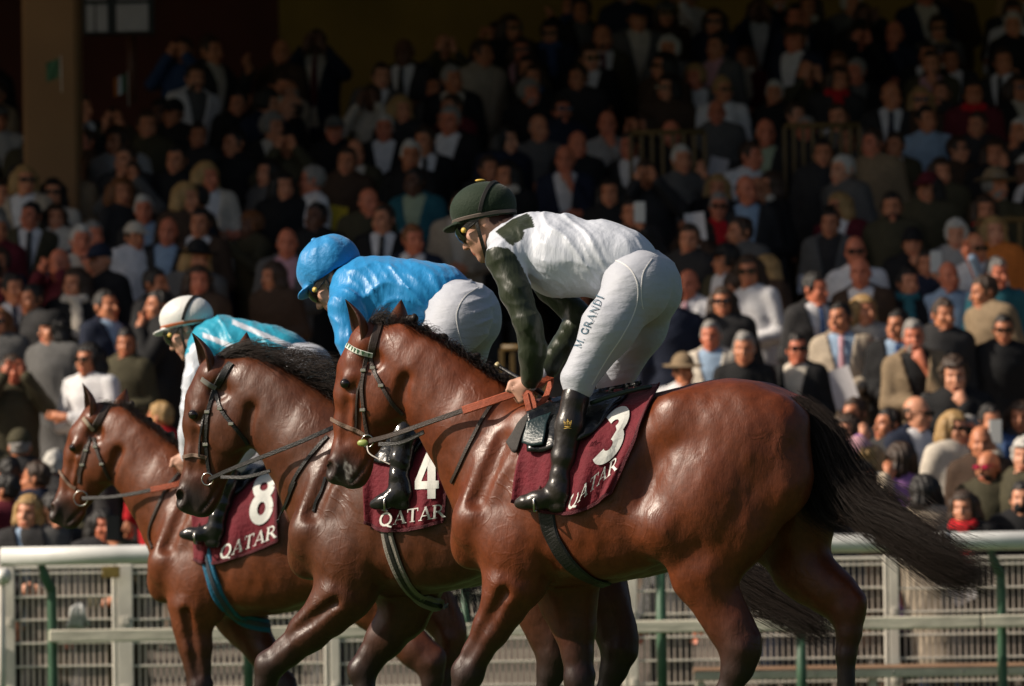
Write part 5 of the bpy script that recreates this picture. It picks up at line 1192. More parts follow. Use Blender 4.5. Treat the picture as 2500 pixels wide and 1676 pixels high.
def tmpl(kind, pose=None, yaw=0):
    key = (kind, pose) if not yaw else (kind, pose, yaw)
    if key in CT: return CT[key]
    if yaw:                                            # same body with the head turned
        src = tmpl(kind, pose); me = src.copy(); n = len(me.vertices); V = np.empty(n * 3, np.float32); me.vertices.foreach_get('co', V); V = V.reshape(-1, 3)
        a = R_(yaw) * np.clip((V[:, 2] - 1.44) / .08, 0, 1); hd = (V[:, 2] > 1.44) & (np.hypot(V[:, 0], V[:, 1]) < .16) & ((V[:, 2] > 1.50) | (np.hypot(V[:, 0], V[:, 1]) < .075)); a = np.where(hd & (V[:, 1] > -.145), a, 0)
        c, s_ = np.cos(a), np.sin(a); X = c * V[:, 0] - s_ * V[:, 1]; Y = s_ * V[:, 0] + c * V[:, 1]; V[:, 0] = X; V[:, 1] = Y; me.vertices.foreach_set('co', V.ravel()); me.update(); CT[key] = me
        return me
    sd = sum(map(ord, kind + (pose or '')))
    if kind == 'body':
        v = Vol((-.40, -.50, 0), (.40, .24, 2.0), .0115)
        torso(v, -.025, .95)
        for A in arm_pts(pose): v.chain([(A[0], .048), (A[1], .037), (A[2], .027)], .03); hand(v, A[2], A[3])
        for s in (-1, 1):
            v.chain([((s * .085, 0, .92), .085), ((s * .095, -.01, .50), .055), ((s * .10, .02, .10), .04)], .03); v.cone((s * .10, .02, .05), (s * .115, -.14, .035), .038, .034, .02)
        v.chain([((0, .01, 1.40), .06), ((0, .0, 1.53), .053)], .04)
        sculpt_head2(v)
        V, Q = v.net(); V = relax(V, Q, 1, .4)
        q = V - HC; c = np.ones((len(V), 3), np.float32); face = q[:, 1] < -.05
        c[face & (np.abs(q[:, 2] + .0805) < .012) & (np.abs(q[:, 0]) < .026)] = (.82, .55, .53)
        c[face & (np.abs(q[:, 2] - .004) < .008) & (np.abs(np.abs(q[:, 0]) - .033) < .014)] = (.42, .33, .29)
        c[face & (np.abs(q[:, 2] - .026) < .006) & (np.abs(np.abs(q[:, 0]) - .032) < .022)] = (.62, .50, .44)
        wq = np.clip((V[:, 2] - 1.46) / .05, 0, 1)[:, None]; V = V * (1 - wq) + (HC0 + (V - HC) * HS) * wq
        me = npmesh('person_body', V, Q, True, c)
    elif kind in ('shirt', 'jacket', 'coat', 'vest'):
        g, zlo = {'shirt': (.006, .90), 'vest': (.004, .92), 'jacket': (.022, .80), 'coat': (.028, .55)}[kind]
        v = Vol((-.42, -.46, zlo - .12), (.42, .26, 1.95), .0125)
        torso(v, g, zlo, .02 if kind != 'coat' else .05)
        if kind != 'vest':
            for A in arm_pts(pose):
                e = A[2] - (A[2] - A[1]) * (.06 if kind != 'shirt' else .12); v.chain([(A[0], .056 + g * .5), (A[1], .046 + g * .5), (e, .038 + g * .4)], .025)
        if kind in ('shirt', 'vest'): v.cone((0, .008, 1.44), (0, -.002, 1.495), .068, .064, .01)      # collar
        else: v.cone((0, .012, 1.43), (0, .014, 1.485), .082, .074, .02)
        if kind != 'vest':
            v.disp(lambda x, y, z: .006 * vnoise(x * 13, y * 12, z * 9, sd) + .0045 * (1 - np.abs(np.sin(z * 26 + x * 20 + 3 * vnoise(x * 8, y * 8, z * 8, sd)))) ** 2, band=.05)
        X, Y, Z = v.ax; x = X[:, None, None]; y = Y[None, :, None]; z = Z[None, None, :]
        if kind == 'jacket':
            wd = np.where(z > 1.08, .012 + (z - 1.08) * .21, .010 + (1.08 - z) * .16)
            v.d = np.maximum(v.d, -np.maximum(np.abs(x) - wd, y + .03)).astype(np.float32)
        v.d = np.maximum(v.d, zlo - .05 - z + 0 * x + 0 * y).astype(np.float32)
        ins = Vol(v.lo, v.lo + (v.n - 1) * v.h, float(v.h))
        v.cone((0, 0, 1.38), (0, -.01, 1.70), .052, .058, .0, sub=True)
        V, Q = v.net(); V = relax(V, Q, 1, .3); me = npmesh(kind, V, Q)
    elif kind == 'trousers':
        v = Vol((-.3, -.3, .0), (.3, .3, 1.06), .014); v.chain([((0, 0, .93), .128), ((0, 0, .98), .132)], .03, (1.06, .85, 1))
        for s in (-1, 1): v.chain([((s * .080, 0, .90), .095), ((s * .095, -.01, .50), .078), ((s * .10, .02, .12), .068)], .04)
        V, Q = v.net(); me = npmesh('trousers', V, Q)
    elif kind == 'shoes':
        v = Vol((-.3, -.3, -.01), (.3, .2, .2), .012)
        for s in (-1, 1): v.cone((s * .10, .04, .05), (s * .115, -.15, .04), .048, .044, .02)
        V, Q = v.net(); me = npmesh('shoes', V, Q)
    else:
        v = Vol((-.26, -.30, 1.15), (.26, .26, 1.95), .0095)
        X, Y, Z = v.ax; x = X[:, None, None]; y = Y[None, :, None] - HC[1]; z = Z[None, None, :] - HC[2]
        def facecut(line):   # hair only behind and above the hairline
            v.d = np.maximum(v.d, -np.maximum(y - line[0], z - line[1]) * 1.0).astype(np.float32)
        if kind in ('short', 'curly', 'thin'):
            v.ell(HC + [0, .008, .024], (.083, .107, .109) if kind != 'curly' else (.099, .121, .121), 0)
            if kind == 'curly': v.disp(lambda a, b_, c: .012 * vnoise(a * 60, b_ * 60, c * 60, 1.), band=.05)
            else: v.disp(lambda a, b_, c: .008 * vnoise(a * 38, b_ * 45, c * 42, 1.) + .006 * vnoise(a * 85, b_ * 100, c * 85, 2.), band=.05)
            facecut((-.045, .062) if kind != 'thin' else (.02, .085))
            v.d = np.maximum(v.d, -(z + .055 + np.where(y < .03, .03, 0) * 0 - np.clip(-y, 0, 1) * .9 * 0) + 0 * x).astype(np.float32)
        elif kind in ('long', 'bob'):
            v.ell(HC + [0, .010, .022], (.093, .115, .115), 0)
            zb = -.30 if kind == 'long' else -.13
            for s in (-1, 1): v.chain([(HC + [s * .072, .02, .02], .045), (HC + [s * .085, .03, -.08], .045), (HC + [s * .075, .035, zb], .03)], .04, (1, 1.3, 1))
            v.cone(HC + [0, .05, 0], HC + [0, .06, zb], .075, .05, .04, (1.2, .7, 1))
            v.disp(lambda a, b_, c: .005 * np.sin(a * 150 + 9 * vnoise(a * 9, b_ * 9, c * 7)) + .004 * vnoise(a * 30, b_ * 30, c * 14), band=.05)
            v.d = np.maximum(v.d, -np.maximum(np.maximum(y + .035, z - .066), -(.0 + 0 * x)) * 1.0 if False else -np.maximum(np.maximum(y + .042, z - .064), np.abs(x) - .066)).astype(np.float32)
        elif kind == 'ring':
            v.ell(HC + [0, .006, .012], (.083, .107, .10), 0); v.d = np.maximum(v.d, z - .045 + 0 * x + 0 * y).astype(np.float32); v.d = np.maximum(v.d, -(y - .0) * 1 + 0 * x + 0 * z).astype(np.float32) if True else v.d
            v.d = np.maximum(v.d, -(z + .06) + 0 * x + 0 * y).astype(np.float32)
        elif kind == 'beard':
            v.ell(HC + [0, -.043, -.070], (.064, .064, .075), 0); v.disp(lambda a, b_, c: .004 * vnoise(a * 70, b_ * 70, c * 70), band=.05)
            v.ell(HC + [0, -.108, -.080], (.024, .02, .012), .004, sub=True); v.d = np.maximum(v.d, z + .045 + 0 * x + 0 * y).astype(np.float32)
        elif kind == 'cap':
            v.ell(HC + [0, .006, .035], (.094, .115, .11), 0); v.d = np.maximum(v.d, -(z - .030) + 0 * x + 0 * y).astype(np.float32)
            v.ell(HC + [0, -.135, .040], (.075, .075, .009), .01, rx=.15)
        elif kind == 'flatcap':
            v.ell(HC + [0, -.005, .065], (.105, .140, .055), 0, rx=.12); v.d = np.maximum(v.d, -(z - .030 - .0 * x) + 0 * y).astype(np.float32); v.ell(HC + [0, -.125, .042], (.07, .045, .010), .01)
        elif kind == 'beanie':
            v.ell(HC + [0, .008, .030], (.098, .120, .125), 0); v.d = np.maximum(v.d, -(z - .020) + 0 * x + 0 * y).astype(np.float32)
        elif kind == 'brimhat':
            v.ell(HC + [0, .006, .060], (.094, .112, .105), 0); v.d = np.maximum(v.d, -(z - .040) + 0 * x + 0 * y).astype(np.float32); v.ell(HC + [0, 0, .048], (.175, .190, .012), .015)
        elif kind == 'scarf':
            v = Vol((-.26, -.30, 1.1), (.26, .26, 1.7), .0095); v.chain([((-.07, .03, 1.50), .035), ((-.06, -.07, 1.49), .036), ((0, -.10, 1.475), .036), ((.06, -.07, 1.49), .036), ((.07, .03, 1.50), .035)], .02); v.cone((.02, -.125, 1.46), (.035, -.155, 1.25), .04, .045, .02, (1, .5, 1))
            v.disp(lambda a, b_, c: .006 * vnoise(a * 40, b_ * 40, c * 40), band=.05)
        elif kind == 'mask':
            v.ell(HC + [0, -.062, -.062], (.060, .062, .052), 0); v.d = np.maximum(v.d, y + .04 + 0 * x + 0 * z).astype(np.float32)
        V, Q = v.net(); V = relax(V, Q, 1, .4)
        if kind != 'scarf': V = HC0 + (V - HC) * HS
        me = npmesh(kind, V, Q)
    CT[key] = me
    return me
def sculpt_head2(v):
    h = lambda x, y, z: HC + nrot((x, y, z))
    E = lambda c, r, k, sub=False: v.ell(h(*c), (r[1], r[0], r[2]), k, sub=sub)
    E((.005, 0, .02), (.100, .077, .105), .02); E((-.045, 0, -.055), (.058, .058, .075), .03); E((-.020, 0, -.075), (.060, .060, .05), .03); E((-.082, 0, -.115), (.022, .026, .022), .02)
    v.cone(h(-.098, 0, .005), h(-.124, 0, -.042), .010, .014, .012)
    for y in (-1, 1):
        E((-.096, y * .033, .004), (.016, .019, .012), .010, True); v.cone(h(-.100, y * .012, .022), h(-.088, y * .048, .022), .008, .007, .012)
        E((-.070, y * .048, -.035), (.022, .02, .02), .02); E((.018, y * .079, -.012), (.020, .010, .033), .008)
    v.cone(h(-.1, -.02, -.074), h(-.1, .02, -.074), .008, .008, .008); v.cone(h(-.098, -.018, -.087), h(-.098, .018, -.087), .008, .008, .008)
def flat_templates():
    m_ = MB(); V = []                               # tie
    for (z, y, w_) in ((1.475, -.098, .016), (1.45, -.118, .020), (1.40, -.142, .018), (1.28, -.150, .026), (1.10, -.146, .034), (1.04, -.142, .0)): V += [(-w_, y, z), (0, y - .010, z), (w_, y, z)]
    m_.add(V, [(i * 3 + k, i * 3 + k + 1, i * 3 + 4 + k, i * 3 + 3 + k) for i in range(5) for k in range(2)]); CT['tie', None] = m_.build('tie_template').data
    m_ = MB(); V = []                               # sunglasses
    for s in (-1, 1):
        m_.bbox(HC + np.array([s * .036 - .029, -.124, -.016]), HC + np.array([s * .036 + .029, -.106, .020]), .007); m_.tube([HC + [s * .064, -.112, .012], HC + [s * .084, -.05, .010], HC + [s * .088, .02, .004]], .0035, 5)
    m_.tube([HC + [-.01, -.122, .012], HC + [.01, -.122, .012]], .004, 5); CT['glasses', None] = m_.build('glasses_template').data
    for q in CT['glasses', None].vertices: q.co = Vector(HC0) + (q.co - Vector(HC)) * HS
    for k in ('tie_template', 'glasses_template'): bpy.data.objects.remove(bpy.data.objects[k])
flat_templates()
# ------------------------------------------------------------------ colours
PAL = dict(black=(.010, .010, .011), navy=(.012, .017, .035), charcoal=(.028, .027, .028), grey=(.10, .098, .096), brown=(.055, .032, .020), tan=(.23, .165, .10), beige=(.40, .33, .25), olive=(.055, .048, .026), white=(.66, .65, .66), cream=(.55, .49, .41),
 light_blue=(.27, .37, .50), blue=(.035, .07, .17), teal=(.02, .11, .14), pink=(.52, .29, .33), maroon=(.10, .010, .018), red=(.45, .010, .016), green=(.05, .12, .06), pale_green=(.33, .40, .28), purple=(.30, .14, .34), yellow=(.55, .42, .04), orange=(.55, .16, .03), light_grey=(.32, .31, .30))
HAIRC = dict(black=(.010, .008, .007), brown=(.038, .020, .011), grey=(.24, .225, .21), white=(.50, .48, .44), blond=(.36, .22, .085), ginger=(.17, .062, .020))
def cm(c): return mat('cloth_' + c, PAL[c], .8, 0, .25, noise=(30, .14), bump=(140, .25))
def hm_(c): return mat('hair_' + c, HAIRC[c], .5, 0, .4, noise=(60, .3), bump=(90, .5, (1, 1, .2)))
SKINS = [mat('skin_%d' % i, c, .5, 0, .4, vcol='Col', noise=(50, .08)) for i, c in enumerate([(.56, .225, .12), (.50, .19, .095), (.60, .27, .16), (.42, .15, .07), (.12, .05, .027), (.56, .175, .095)])]
lens = mat('dark_lens', (.012, .010, .010), .15, 0, .6)
ORD = 'zeroth first second third fourth fifth sixth seventh eighth ninth tenth eleventh twelfth thirteenth fourteenth fifteenth sixteenth seventeenth eighteenth nineteenth twentieth'.split()
CROWD = []            # (row key, x, spec)
def add_child(me, name, m_, par):
    o = bpy.data.objects.new(name, me); COL.objects.link(o); o.parent = par
    if len(me.materials) == 0: me.materials.append(m_)
    elif me.materials[0] != m_: o.material_slots[0].link = 'OBJECT'; o.material_slots[0].material = m_
    return o
def make_person(x, D, z, hgt, sp):
    """sp: dict(out, top, inn, hair, hc, ex, pose, turn, skin, tie)"""
    yw = 0 if sp['pose'] in ('eyes', 'chin', 'phone') else rg.choice((-28, 0, 0, 28, 28)); b_ = add_child(tmpl('body', sp['pose'], yw), 'person', SKINS[sp['skin']], None)
    k = hgt / 1.74; wx = sp.get('wide', 1.)
    b_.location = (x, D, z); b_.scale = (k * wx, k * wx, k); b_.rotation_euler = (rg.gauss(.03, .05), rg.gauss(0, .04), sp['turn'])
    out = sp['out']; top = cm(sp['top'])
    if out in 'SJ':
        add_child(tmpl('vest'), 'shirt', cm(sp['inn']), b_); add_child(tmpl('jacket', sp['pose']), 'jacket', top, b_)
        if out == 'S': add_child(CT['tie', None], 'tie', cm(sp.get('tie', 'navy')), b_)
    elif out == 'H': add_child(tmpl('shirt', sp['pose']), 'shirt', top, b_)
    elif out == 'C': add_child(tmpl('coat', sp['pose']), 'coat', top, b_)
    add_child(tmpl('trousers'), 'trousers', cm(sp.get('leg', 'charcoal')), b_); add_child(tmpl('shoes'), 'shoes', cm('black'), b_)
    HD = []
    if sp['hair'] != 'bald': HD.append(add_child(tmpl(sp['hair']), 'hair', hm_(sp['hc']), b_))
    for e in sp['ex']:
        n, _, c = e.partition(':')
        if n == 'sun': HD.append(add_child(CT['glasses', None], 'sunglasses', mat('red_lens', (.35, .01, .05), .15) if c == 'red' else lens, b_))
        elif n == 'beard': HD.append(add_child(tmpl('beard'), 'beard', hm_(c), b_))
        elif n in ('cap', 'flatcap', 'beanie', 'brimhat', 'scarf', 'mask'):
            o = add_child(tmpl(n), {'flatcap': 'flat_cap', 'brimhat': 'hat', 'mask': 'face_mask'}.get(n, n), cm(c), b_)
            if n != 'scarf': HD.append(o)
    for o in HD: o.rotation_euler = (0, 0, R_(yw))
    return b_
HELD = []
def hand_world(b_, pose, side=0):
    A = arm_pts(pose)[side]; d = A[3] / np.linalg.norm(A[3]); return b_.matrix_basis @ Vector(A[2] + d * .10)
# hand-listed spectators: u, v of the head, outfit, colour, inner, hair, hair colour, extras, pose, turn (deg, + to the left of the picture), skin, tie, held
L0 = '''
20 335 C olive - ring grey sun down 5 0 - -|92 365 J charcoal white long black - down 10 0 - -|210 262 S charcoal white short brown - down -25 0 navy -|300 292 J olive olive short brown sun eyes 0 1 - -|358 302 C olive - short brown - front 15 0 - -|445 275 C black - short black cap:black down 35 3 - -
455 328 C charcoal - short black - down 20 1 - -|425 388 C black - short black - front 20 1 - -|310 388 C charcoal - short brown - down 5 0 - -|610 345 C black - short black - front 25 1 - paper|175 410 C tan - long ginger - front 30 1 - -|17 470 C grey - long brown - down 20 0 - -
55 438 J beige white bob blond sun front 10 0 - -|120 468 H cream - long black sun down 0 0 - -|145 527 C cream - long brown - front 15 0 - -|45 524 S olive white short black - down 0 5 charcoal -|140 582 J navy cream short white - chin -15 5 - -|235 572 J charcoal light_blue short grey - down 0 5 - -
290 575 C white - short brown cap:cream down -30 1 - -|395 507 J charcoal light_blue short white - down 0 5 - -|370 562 J charcoal light_blue ring brown - down 5 5 - -|470 542 S brown white short black - front 12 1 navy cup|455 480 C brown - bob blond - down -20 0 - -|515 482 C navy - short black - down 75 0 - -
285 632 C black - ring grey cap:navy down 40 0 - -|195 637 C maroon - ring grey - eyes 25 5 - -|430 627 C grey - long blond brimhat:black front 5 0 - -|375 690 C charcoal - short black - down -60 3 - -|497 682 C brown - bob brown - down 20 5 - -|60 702 S black white short black - down -5 1 navy -
175 690 C black - long brown scarf:cream front 5 0 - -|120 725 C charcoal - short black - down 50 3 - -|285 737 J navy light_blue short black - front -45 1 - cup|397 742 C black - short black - chin 70 1 - -|15 782 C grey - long ginger sun down 10 0 - -|140 800 C grey - bob black beanie:black down 30 0 - -
20 660 C maroon - short brown - down 60 1 - -|332 425 C grey - short brown - eyes 10 1 - -|715 352 C olive - short black - eyes 0 1 - -|705 452 C black - long black - down 5 0 - -|757 437 H white - short grey sun front 70 5 - -|757 527 C black - short black - front 5 4 - -
690 592 J grey pink ring white - front 0 5 - cup|825 392 C brown - short brown - front 10 1 - yellowsheet|867 492 C olive - ring brown - down 0 5 - -|915 532 S black white short brown - front 5 0 charcoal -|940 310 J black white short white - down 5 5 - -|1025 342 S black white short brown - down 0 1 charcoal -
1020 442 J teal pale_green short black - front 15 4 - cup|1016 582 S navy white short ginger - down 5 5 charcoal -|1105 502 J beige cream short brown - front 0 0 - -|831 316 C black - short grey cap:grey down 5 5 - -|979 265 C charcoal - bob blond - down 0 0 - -|1165 128 J beige beige short brown - down -30 3 - -
1480 92 S olive white ring brown beard:brown down 0 1 maroon -|1436 187 C charcoal - short brown - down 10 1 - -|1612 212 C brown - bob black sun front 5 0 - paper|1315 312 H grey - ring grey - front 0 0 - -|1398 352 C black - ring brown - down 10 5 - -|1386 388 J navy white ring brown - chin 5 5 - -
1490 302 H light_grey - ring brown - chin 0 5 - -|1572 352 J charcoal white short brown - front 20 5 - -|1655 322 C charcoal - ring brown - down 0 5 - -|1760 217 H white - short blond sun front 0 1 - -|1776 272 C grey - ring brown - front 5 5 - paper|1757 112 J grey pink short black - down 40 1 - -
1882 226 C black - short white - down 40 1 - -|1890 322 J charcoal pale_green ring white - down 20 5 - -|1985 312 C charcoal - short grey - down 5 5 - -|1996 372 C charcoal - short black - down 0 1 - -|2010 192 C charcoal - bob brown scarf:red front 5 1 - paper|2105 172 J black grey short grey - down 5 5 - -
2162 232 S charcoal white ring brown - down 0 1 navy -|2256 242 C brown - long blond sun down 0 0 - -|2280 288 H light_blue - short black - down 0 1 - -|2376 227 C maroon - short black scarf:red front 0 3 - -|2392 302 C charcoal - short brown - down 5 1 - -|2426 372 C black - long brown - phone 0 1 - -
2230 132 J black white short black - phone 0 1 - -|2356 142 J charcoal white short black - down 0 3 - -|2472 147 S charcoal white short brown - down 20 1 black -|2257 457 C olive - long black cap:maroon down 5 1 - -|2206 502 C olive - short black beard:black down 5 1 - -|2216 592 C black - short black beanie:black chin 0 1 - -
2022 542 J grey charcoal short black - front 10 1 - newspaper|1872 462 J black light_blue ring black - front 5 1 - -|1838 462 J charcoal light_blue ring brown - down 0 5 - -|2336 572 C light_grey - curly white - down 5 2 - badge|2437 562 C orange - long blond - down 15 2 - -|2390 604 H white - ring brown sun down 5 1 - -
2276 642 C navy - short black - phone 0 1 - whitephone|2105 612 H white - ring brown sun down 0 5 - -|2136 662 J brown white ring grey - down 10 5 - -|2206 687 C black - short black scarf:teal front 5 0 - paper|2342 672 H light_blue - ring grey - raise 5 5 - -|2436 662 H teal - short grey - front 0 5 - cup
1927 652 C brown - bob blond - down 60 0 - -|1872 657 H white - long brown sun front 40 1 - -|2072 772 S beige light_blue short black - front 5 1 pink papers|2172 792 S black light_blue short black - front 5 1 blue -|2266 816 J tan black short grey beard:grey chin 0 5 - -|2436 802 C black - short black sun down 0 1 - -
2492 700 C tan - short brown - down 50 1 - -|2350 912 C black - curly brown - chin 0 2 - -|1742 502 J black red short grey sun down 0 5 - -|1717 457 C black - bob blond - down 5 0 - -|1610 422 C charcoal - short brown - eyes 0 1 - -|1565 517 C charcoal - short black - phone 0 1 - whitephone
1836 562 C grey - short brown - front 40 1 - -|1692 692 S white white ring brown - front 20 5 pink -|1650 725 C navy - short brown - down 170 1 - -|1827 692 C white - short brown - down -60 1 - -|1785 732 C charcoal - long brown sun down 5 1 - -|1663 902 H white - short brown brimhat:tan down 0 1 - -
1758 816 J cream light_blue short grey - front 10 5 - -|1508 467 C black - long black - down 10 1 - -|2265 764 C charcoal - short brown - down 5 1 - -|1225 425 C black - long black scarf:cream down 5 1 - -|1185 410 C charcoal - short brown - down 0 1 - -|555 250 C black - short black - down 0 1 - -
2100 1047 C tan - long brown sun down 5 2 - -|2142 1032 C charcoal - short black - down 60 1 - -|2115 1112 C cream - bob blond beanie:pink down 25 2 - -|2128 1165 C brown - bob black - down 5 1 - -|2217 1006 J navy white ring brown sun down -30 2 - -|2257 995 C black - short black - down 0 1 - -
2292 1042 C cream - long blond sun phone -40 2 - whitephone|2352 1052 C black - short grey sun,beard:grey down -5 5 - -|2440 1022 J blue light_blue short black - down 5 0 - -|2407 1138 C olive - bald black sun:red,beard:brown down 5 1 - -|2467 1110 C olive - curly white - down 40 2 - -|2407 1078 C brown - ring brown - down 0 1 - -
2386 1232 C black - bob brown scarf:red front 15 2 - paper|2475 1215 C black - short black mask:black down 5 2 - -|2310 1195 C beige - bob black - raise 170 1 - -|150 374 C charcoal - short brown - down 10 1 - -|188 342 C brown - short brown - chin 60 5 - -|110 420 C black - bob brown - front 10 1 - -|2035 1245 C navy - short brown - down 0 1 - -|2180 1120 C purple - bob brown - raise 160 2 - -|2335 1262 C tan - short brown - down 160 1 - -
65 1087 C charcoal - short grey cap:olive down 175 1 - -|124 1135 J charcoal light_blue short white - down -150 5 - -|40 1152 C charcoal - short black - down 150 1 - -|76 1165 C navy - short brown - down 140 1 - -|45 1247 J charcoal light_blue bob blond - front -10 2 - -|97 1237 J charcoal grey short black sun down -20 2 - -
226 1277 C charcoal - long black - down -20 5 - -|320 1280 C olive - short brown - phone 0 1 - phone|395 1015 C red - short blond - down 150 1 - -|30 902 C olive - long brown - eyes -10 5 - -|5 1195 C maroon - short black - down 120 1 - -|165 1270 C tan - long blond - chin 150 1 - -
'''
def parse():
    out = []
    for e in L0.replace('\n', '|').split('|'):
        t = e.split()
        if len(t) != 13 and t: raise ValueError(e)
        if t: out.append(t)
    return out
rg = random.Random(5)
def head_row(u, v):
    """row, depth, floor height for a head at photo pixel (u, v)"""
    best = None
    for i in range(-7, NROW):
        if i < 0: D = 57.8 - .8 * (-i - 1); zf = apron_z(D)
        else: D = row_D(i); zf = row_z(i)
        zh = P(u, v, D)[2] - zf; e = abs(zh - 1.595)
        if best is None or e < best[0]: best = (e, i, D, zf, zh)
    return best
PEOPLE = []
for t in parse():
    u, v = float(t[0]), float(t[1]); e, row, D, zf, zh = head_row(u, v); D += rg.uniform(-.05, .05); W = P(u, v, D)
    hgt = min(max((W[2] - zf) / 1.615 * 1.74, 1.42), 2.0)
    ex = [] if t[7] == '-' else t[7].split(',')
    PEOPLE.append(dict(row=row, x=W[0], D=D, z=zf, h=hgt, u=u, v=v, held=t[12], sp=dict(out=t[2], top=t[3], inn=t[4] if t[4] != '-' else 'white', hair=t[5], hc=t[6], ex=ex, pose=t[8], turn=-R_(float(t[9])), skin=int(t[10]), tie=t[11] if t[11] != '-' else 'navy', leg=rg.choice(['charcoal', 'navy', 'black', 'grey', 'brown']))))
# the rest of the crowd, filling the free places of each row
HIDE = [[(1040, 470), (1290, 440), (1600, 560), (1680, 720), (1600, 920), (2000, 920), (2080, 1200), (2040, 1700), (350, 1700), (150, 1330), (250, 1000), (420, 830), (380, 720), (520, 690), (720, 820), (700, 600), (900, 560), (1150, 640), (1200, 520)]]
def hidden(u, v): return inpoly(np.array([u]), np.array([v]), HIDE[0])[0]
for i in list(range(-7, NROW)):
    if i < 0: D0 = 57.8 - .8 * (-i - 1); zf = apron_z(D0)
    else: D0 = row_D(i); zf = row_z(i)
    s = FPX / D0; x = -1300 / s + rg.uniform(0, .3)
    while x < 1300 / s:
        h_ = rg.gauss(1.73, .07) * (.97 if i < 0 else 1.); u = CX + x * s
        zh = zf + h_ * .928; v = None
        d_ = np.array([x, D0, zh]) - CAM; f_ = d_ @ FWD; u = CX + FPX * (d_ @ RGT) / f_; v = CY - FPX * (d_ @ UPV) / f_
        ok = -60 < u < 2560 and v > -40 and not hidden(u, v + 40)
        vt = np.interp(u, [0, 60, 200, 350, 450, 700, 1100, 1250, 1500, 2500], [100, 330, 330, 230, 120, 90, 75, 20, -40, -60])       # top edge of the crowd against the back wall
        if v < vt: ok = False
        front = i == -7 and 440 < u < 2010
        if front: ok = True
        elif i < 0 and 440 < u < 2010: ok = False
        if i < 0 and u < 330 and v < 1060: ok = False
        if 0 <= i < 2 and (560 < u < 690): ok = False
        for p in PEOPLE:
            du = abs(p['u'] - u); dv = v - p['v']
            if p['row'] == i and abs(p['x'] - x) < .37: ok = False
            gk = 1. if i < 6 else .72
            if du < 46 * gk and 0 < dv < 52 * gk and p.get('key', True): ok = False       # do not cover a listed face
            if du < 30 * gk and -34 * gk < dv <= 0: ok = False
        if ok and (rg.random() < (.985 if i >= 0 else .95)) and len(PEOPLE) < 299:
            dark = rg.random() < .84
            out = rg.choice('SSJJCCCH' if dark else 'HCJH'); top = rg.choice(['black', 'black', 'navy', 'charcoal', 'charcoal', 'brown', 'olive', 'grey'] if dark else ['white', 'white', 'cream', 'tan', 'beige', 'light_grey', 'maroon', 'brown', 'blue'])
            fem = rg.random() < .38
            hair = rg.choice(['long', 'bob', 'long', 'curly', 'bob'] if fem else ['short', 'short', 'short', 'short', 'curly', 'ring']); hc = rg.choice(['black', 'brown', 'brown', 'blond', 'ginger'] if fem else ['black', 'brown', 'brown', 'grey', 'white'])
            if fem and out == 'S': out = 'J'
            ex = []
            if rg.random() < .16: ex.append('sun')
            if not fem and rg.random() < .14: ex.append('beard:' + hc)
            if rg.random() < .09: ex.append(rg.choice(['cap:navy', 'flatcap:brown', 'brimhat:tan', 'beanie:charcoal', 'cap:black', 'flatcap:grey']))
            if fem and rg.random() < .2: ex.append('scarf:' + rg.choice(['cream', 'red', 'blue', 'grey']))
            PEOPLE.append(dict(key=False, row=i, x=x, D=D0 + rg.uniform(-.08, .08), z=zf, h=h_ * (.95 if fem else 1), u=u, v=v, held='paper' if rg.random() < .06 else '-', sp=dict(out=out, top=top, inn=rg.choice(['white', 'white', 'white', 'cream', 'pink', 'grey']), hair=hair, hc=hc, ex=ex,
                pose=rg.choice(['down', 'front', 'front', 'down', 'cross', 'cross', 'front', 'down', 'down', 'front', 'chin', 'eyes', 'phone']), turn=-R_(rg.gauss(12, 28)), skin=rg.choice([0, 1, 2, 5, 0, 1, 3, 4]), tie=rg.choice(['navy', 'maroon', 'charcoal', 'pink', 'blue']), leg=rg.choice(['charcoal', 'navy', 'black', 'grey', 'brown']), wide=rg.uniform(.95, 1.08))))
        x += rg.uniform(.30, .42)
print('people', len(PEOPLE))
def words_of(sp):
    t = sp['top'].replace('_', ' '); inn = sp['inn'].replace('_', ' ')
    s = {'S': f'{t} suit and {sp["tie"]} tie', 'J': f'{t} jacket over {inn} shirt', 'H': f'{t} shirt', 'C': f'{t} coat'}[sp['out']]
    for e in sp['ex']:
        n, _, c = e.partition(':'); c = c.replace('_', ' ')
        s += {'sun': ' and ' + (c + ' ' if c else '') + 'sunglasses', 'beard': ', bearded', 'cap': f', {c} cap', 'flatcap': f', {c} flat cap', 'beanie': f', {c} knit hat', 'brimhat': f', {c} brimmed hat', 'scarf': f', {c} scarf', 'mask': f', {c} mask'}[n]
    return s
papm = mat('paper_white', (.62, .60, .62), .7, noise=(30, .06)); phm = mat('phone_black', (.012, .012, .013), .2); phw = mat('phone_white', (.6, .6, .58), .3)
rows = {}
for p in PEOPLE: rows.setdefault(p['row'], []).append(p)
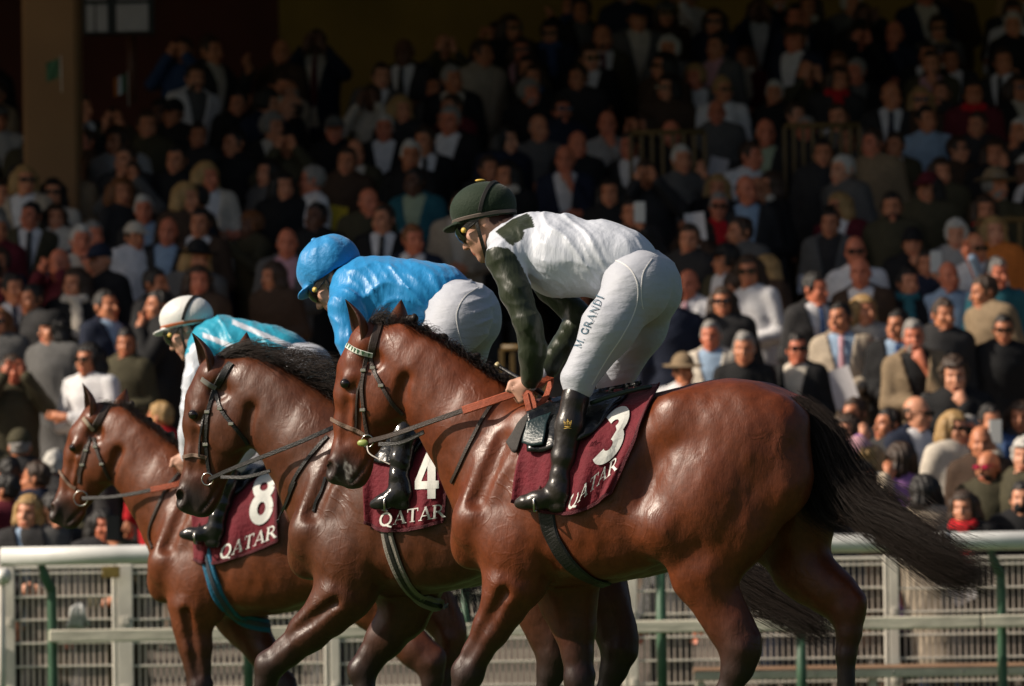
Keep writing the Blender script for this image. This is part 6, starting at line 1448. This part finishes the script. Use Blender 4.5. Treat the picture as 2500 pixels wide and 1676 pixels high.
for rw, lst in rows.items():
    lst.sort(key=lambda p: p['x'])
    where = (ORD[rw + 1] + ' stand row') if rw >= 0 else (ORD[8 + rw] + ' row behind rail')
    for k, p in enumerate(lst):
        b_ = make_person(p['x'], p['D'], p['z'], p['h'], p['sp'])
        pos = ORD[k + 1] if k < 20 else ORD[len(lst) - k] + ' last'
        lab = f"{words_of(p['sp'])}, {pos} from left, {where}"
        if len(lab.split()) > 16: lab = f"{words_of(p['sp']).split(',')[0]}, {pos} from left, {where}"
        tag(b_, 'person in ' + lab if len(lab.split()) <= 14 else lab, 'person', 'spectators in the crowd')
        hd = p['held']
        if hd == '-': continue
        hw = np.array(hand_world(b_, p['sp']['pose'])); who = f"{pos} spectator from left, {where}"
        if hd in ('paper', 'papers', 'newspaper', 'yellowsheet'):
            sz = {'paper': (.075, .105), 'papers': (.10, .14), 'newspaper': (.20, .07), 'yellowsheet': (.07, .15)}[hd]; r_ = rg.uniform(-.5, .5); m_ = MB(); ca, sa = math.cos(r_), math.sin(r_)
            V = []
            for yy in (0, .006):
                for j in range(4):
                    for i_ in range(4):
                        a = (i_ / 3 - .5) * 2 * sz[0]; c = (j / 3 - .5) * 2 * sz[1]; V.append(hw + np.array([a * ca - c * sa, -.06 + yy - .03 * (a / sz[0]) ** 2, a * sa + c * ca - .02]))
            Fq = [(q * 16 * 1 + j * 4 + i_, q * 16 + j * 4 + i_ + 1, q * 16 + (j + 1) * 4 + i_ + 1, q * 16 + (j + 1) * 4 + i_) for q in (0, 1) for j in range(3) for i_ in range(3)]
            o = m_.add(V, Fq, True).build('programme', cm('yellow') if hd == 'yellowsheet' else papm); tag(o, ('yellow' if hd == 'yellowsheet' else 'white') + f' paper held by {who}', 'paper', 'papers held in the crowd')
        elif hd in ('phone', 'whitephone'):
            o = MB().bbox(hw + [-.042, -.035, -.04], hw + [.042, -.024, .12], .008).build('phone', phw if hd == 'whitephone' else phm); tag(o, ('white' if hd == 'whitephone' else 'black') + f' phone held by {who}', 'phone', 'phones held in the crowd')
        elif hd == 'cup':
            c = hw + np.array([0, -.03, 0]); o = MB().tube([c, c + [0, 0, .11]], [.030, .040], 14).build('cup', mat('clear_cup', (.55, .52, .47), .25)); tag(o, f'pale plastic cup held by {who}', 'cup', 'cups held in the crowd')
        elif hd == 'badge':
            c = np.array(b_.matrix_basis @ Vector((.05, -.165, 1.33))); o = MB().tube([c, c + [0, -.008, 0]], .042, 16).build('badge', papm); tag(o, 'round white badge on the pale cardigan, right of the stand', 'badge')
# small flags waved at the upper left
for (u, v, D, cs, lb) in ((312, 215, 67.0, ('green', 'white', 'orange'), 'small green white and orange flag above the crowd at left'), (148, 178, 65.5, ('green', 'green', 'green'), 'small green flag in front of the beige column')):
    c = P(u, v, D); fl = empty('flag', c); fl.scale = (.6, .6, .6); tag(fl, lb, 'flag', 'small flags waved in the stand'); MB().tube([(0, 0, .22), (.01, 0, -.25)], .006, 6).build('stick', cream, fl)
    for i, cc in enumerate(cs):
        V = []
        for j in range(6):
            for i_ in range(3): xx = -.02 - (i + i_ / 2) * .055; zz = .20 - j * .05 - .4 * abs(xx); V.append((xx, .015 * math.sin(xx * 40 + j), zz))
        MB().add(V, [(j * 3 + a, j * 3 + a + 1, j * 3 + a + 4, j * 3 + a + 3) for j in range(5) for a in range(2)], True).build('stripe', cm(cc), fl)
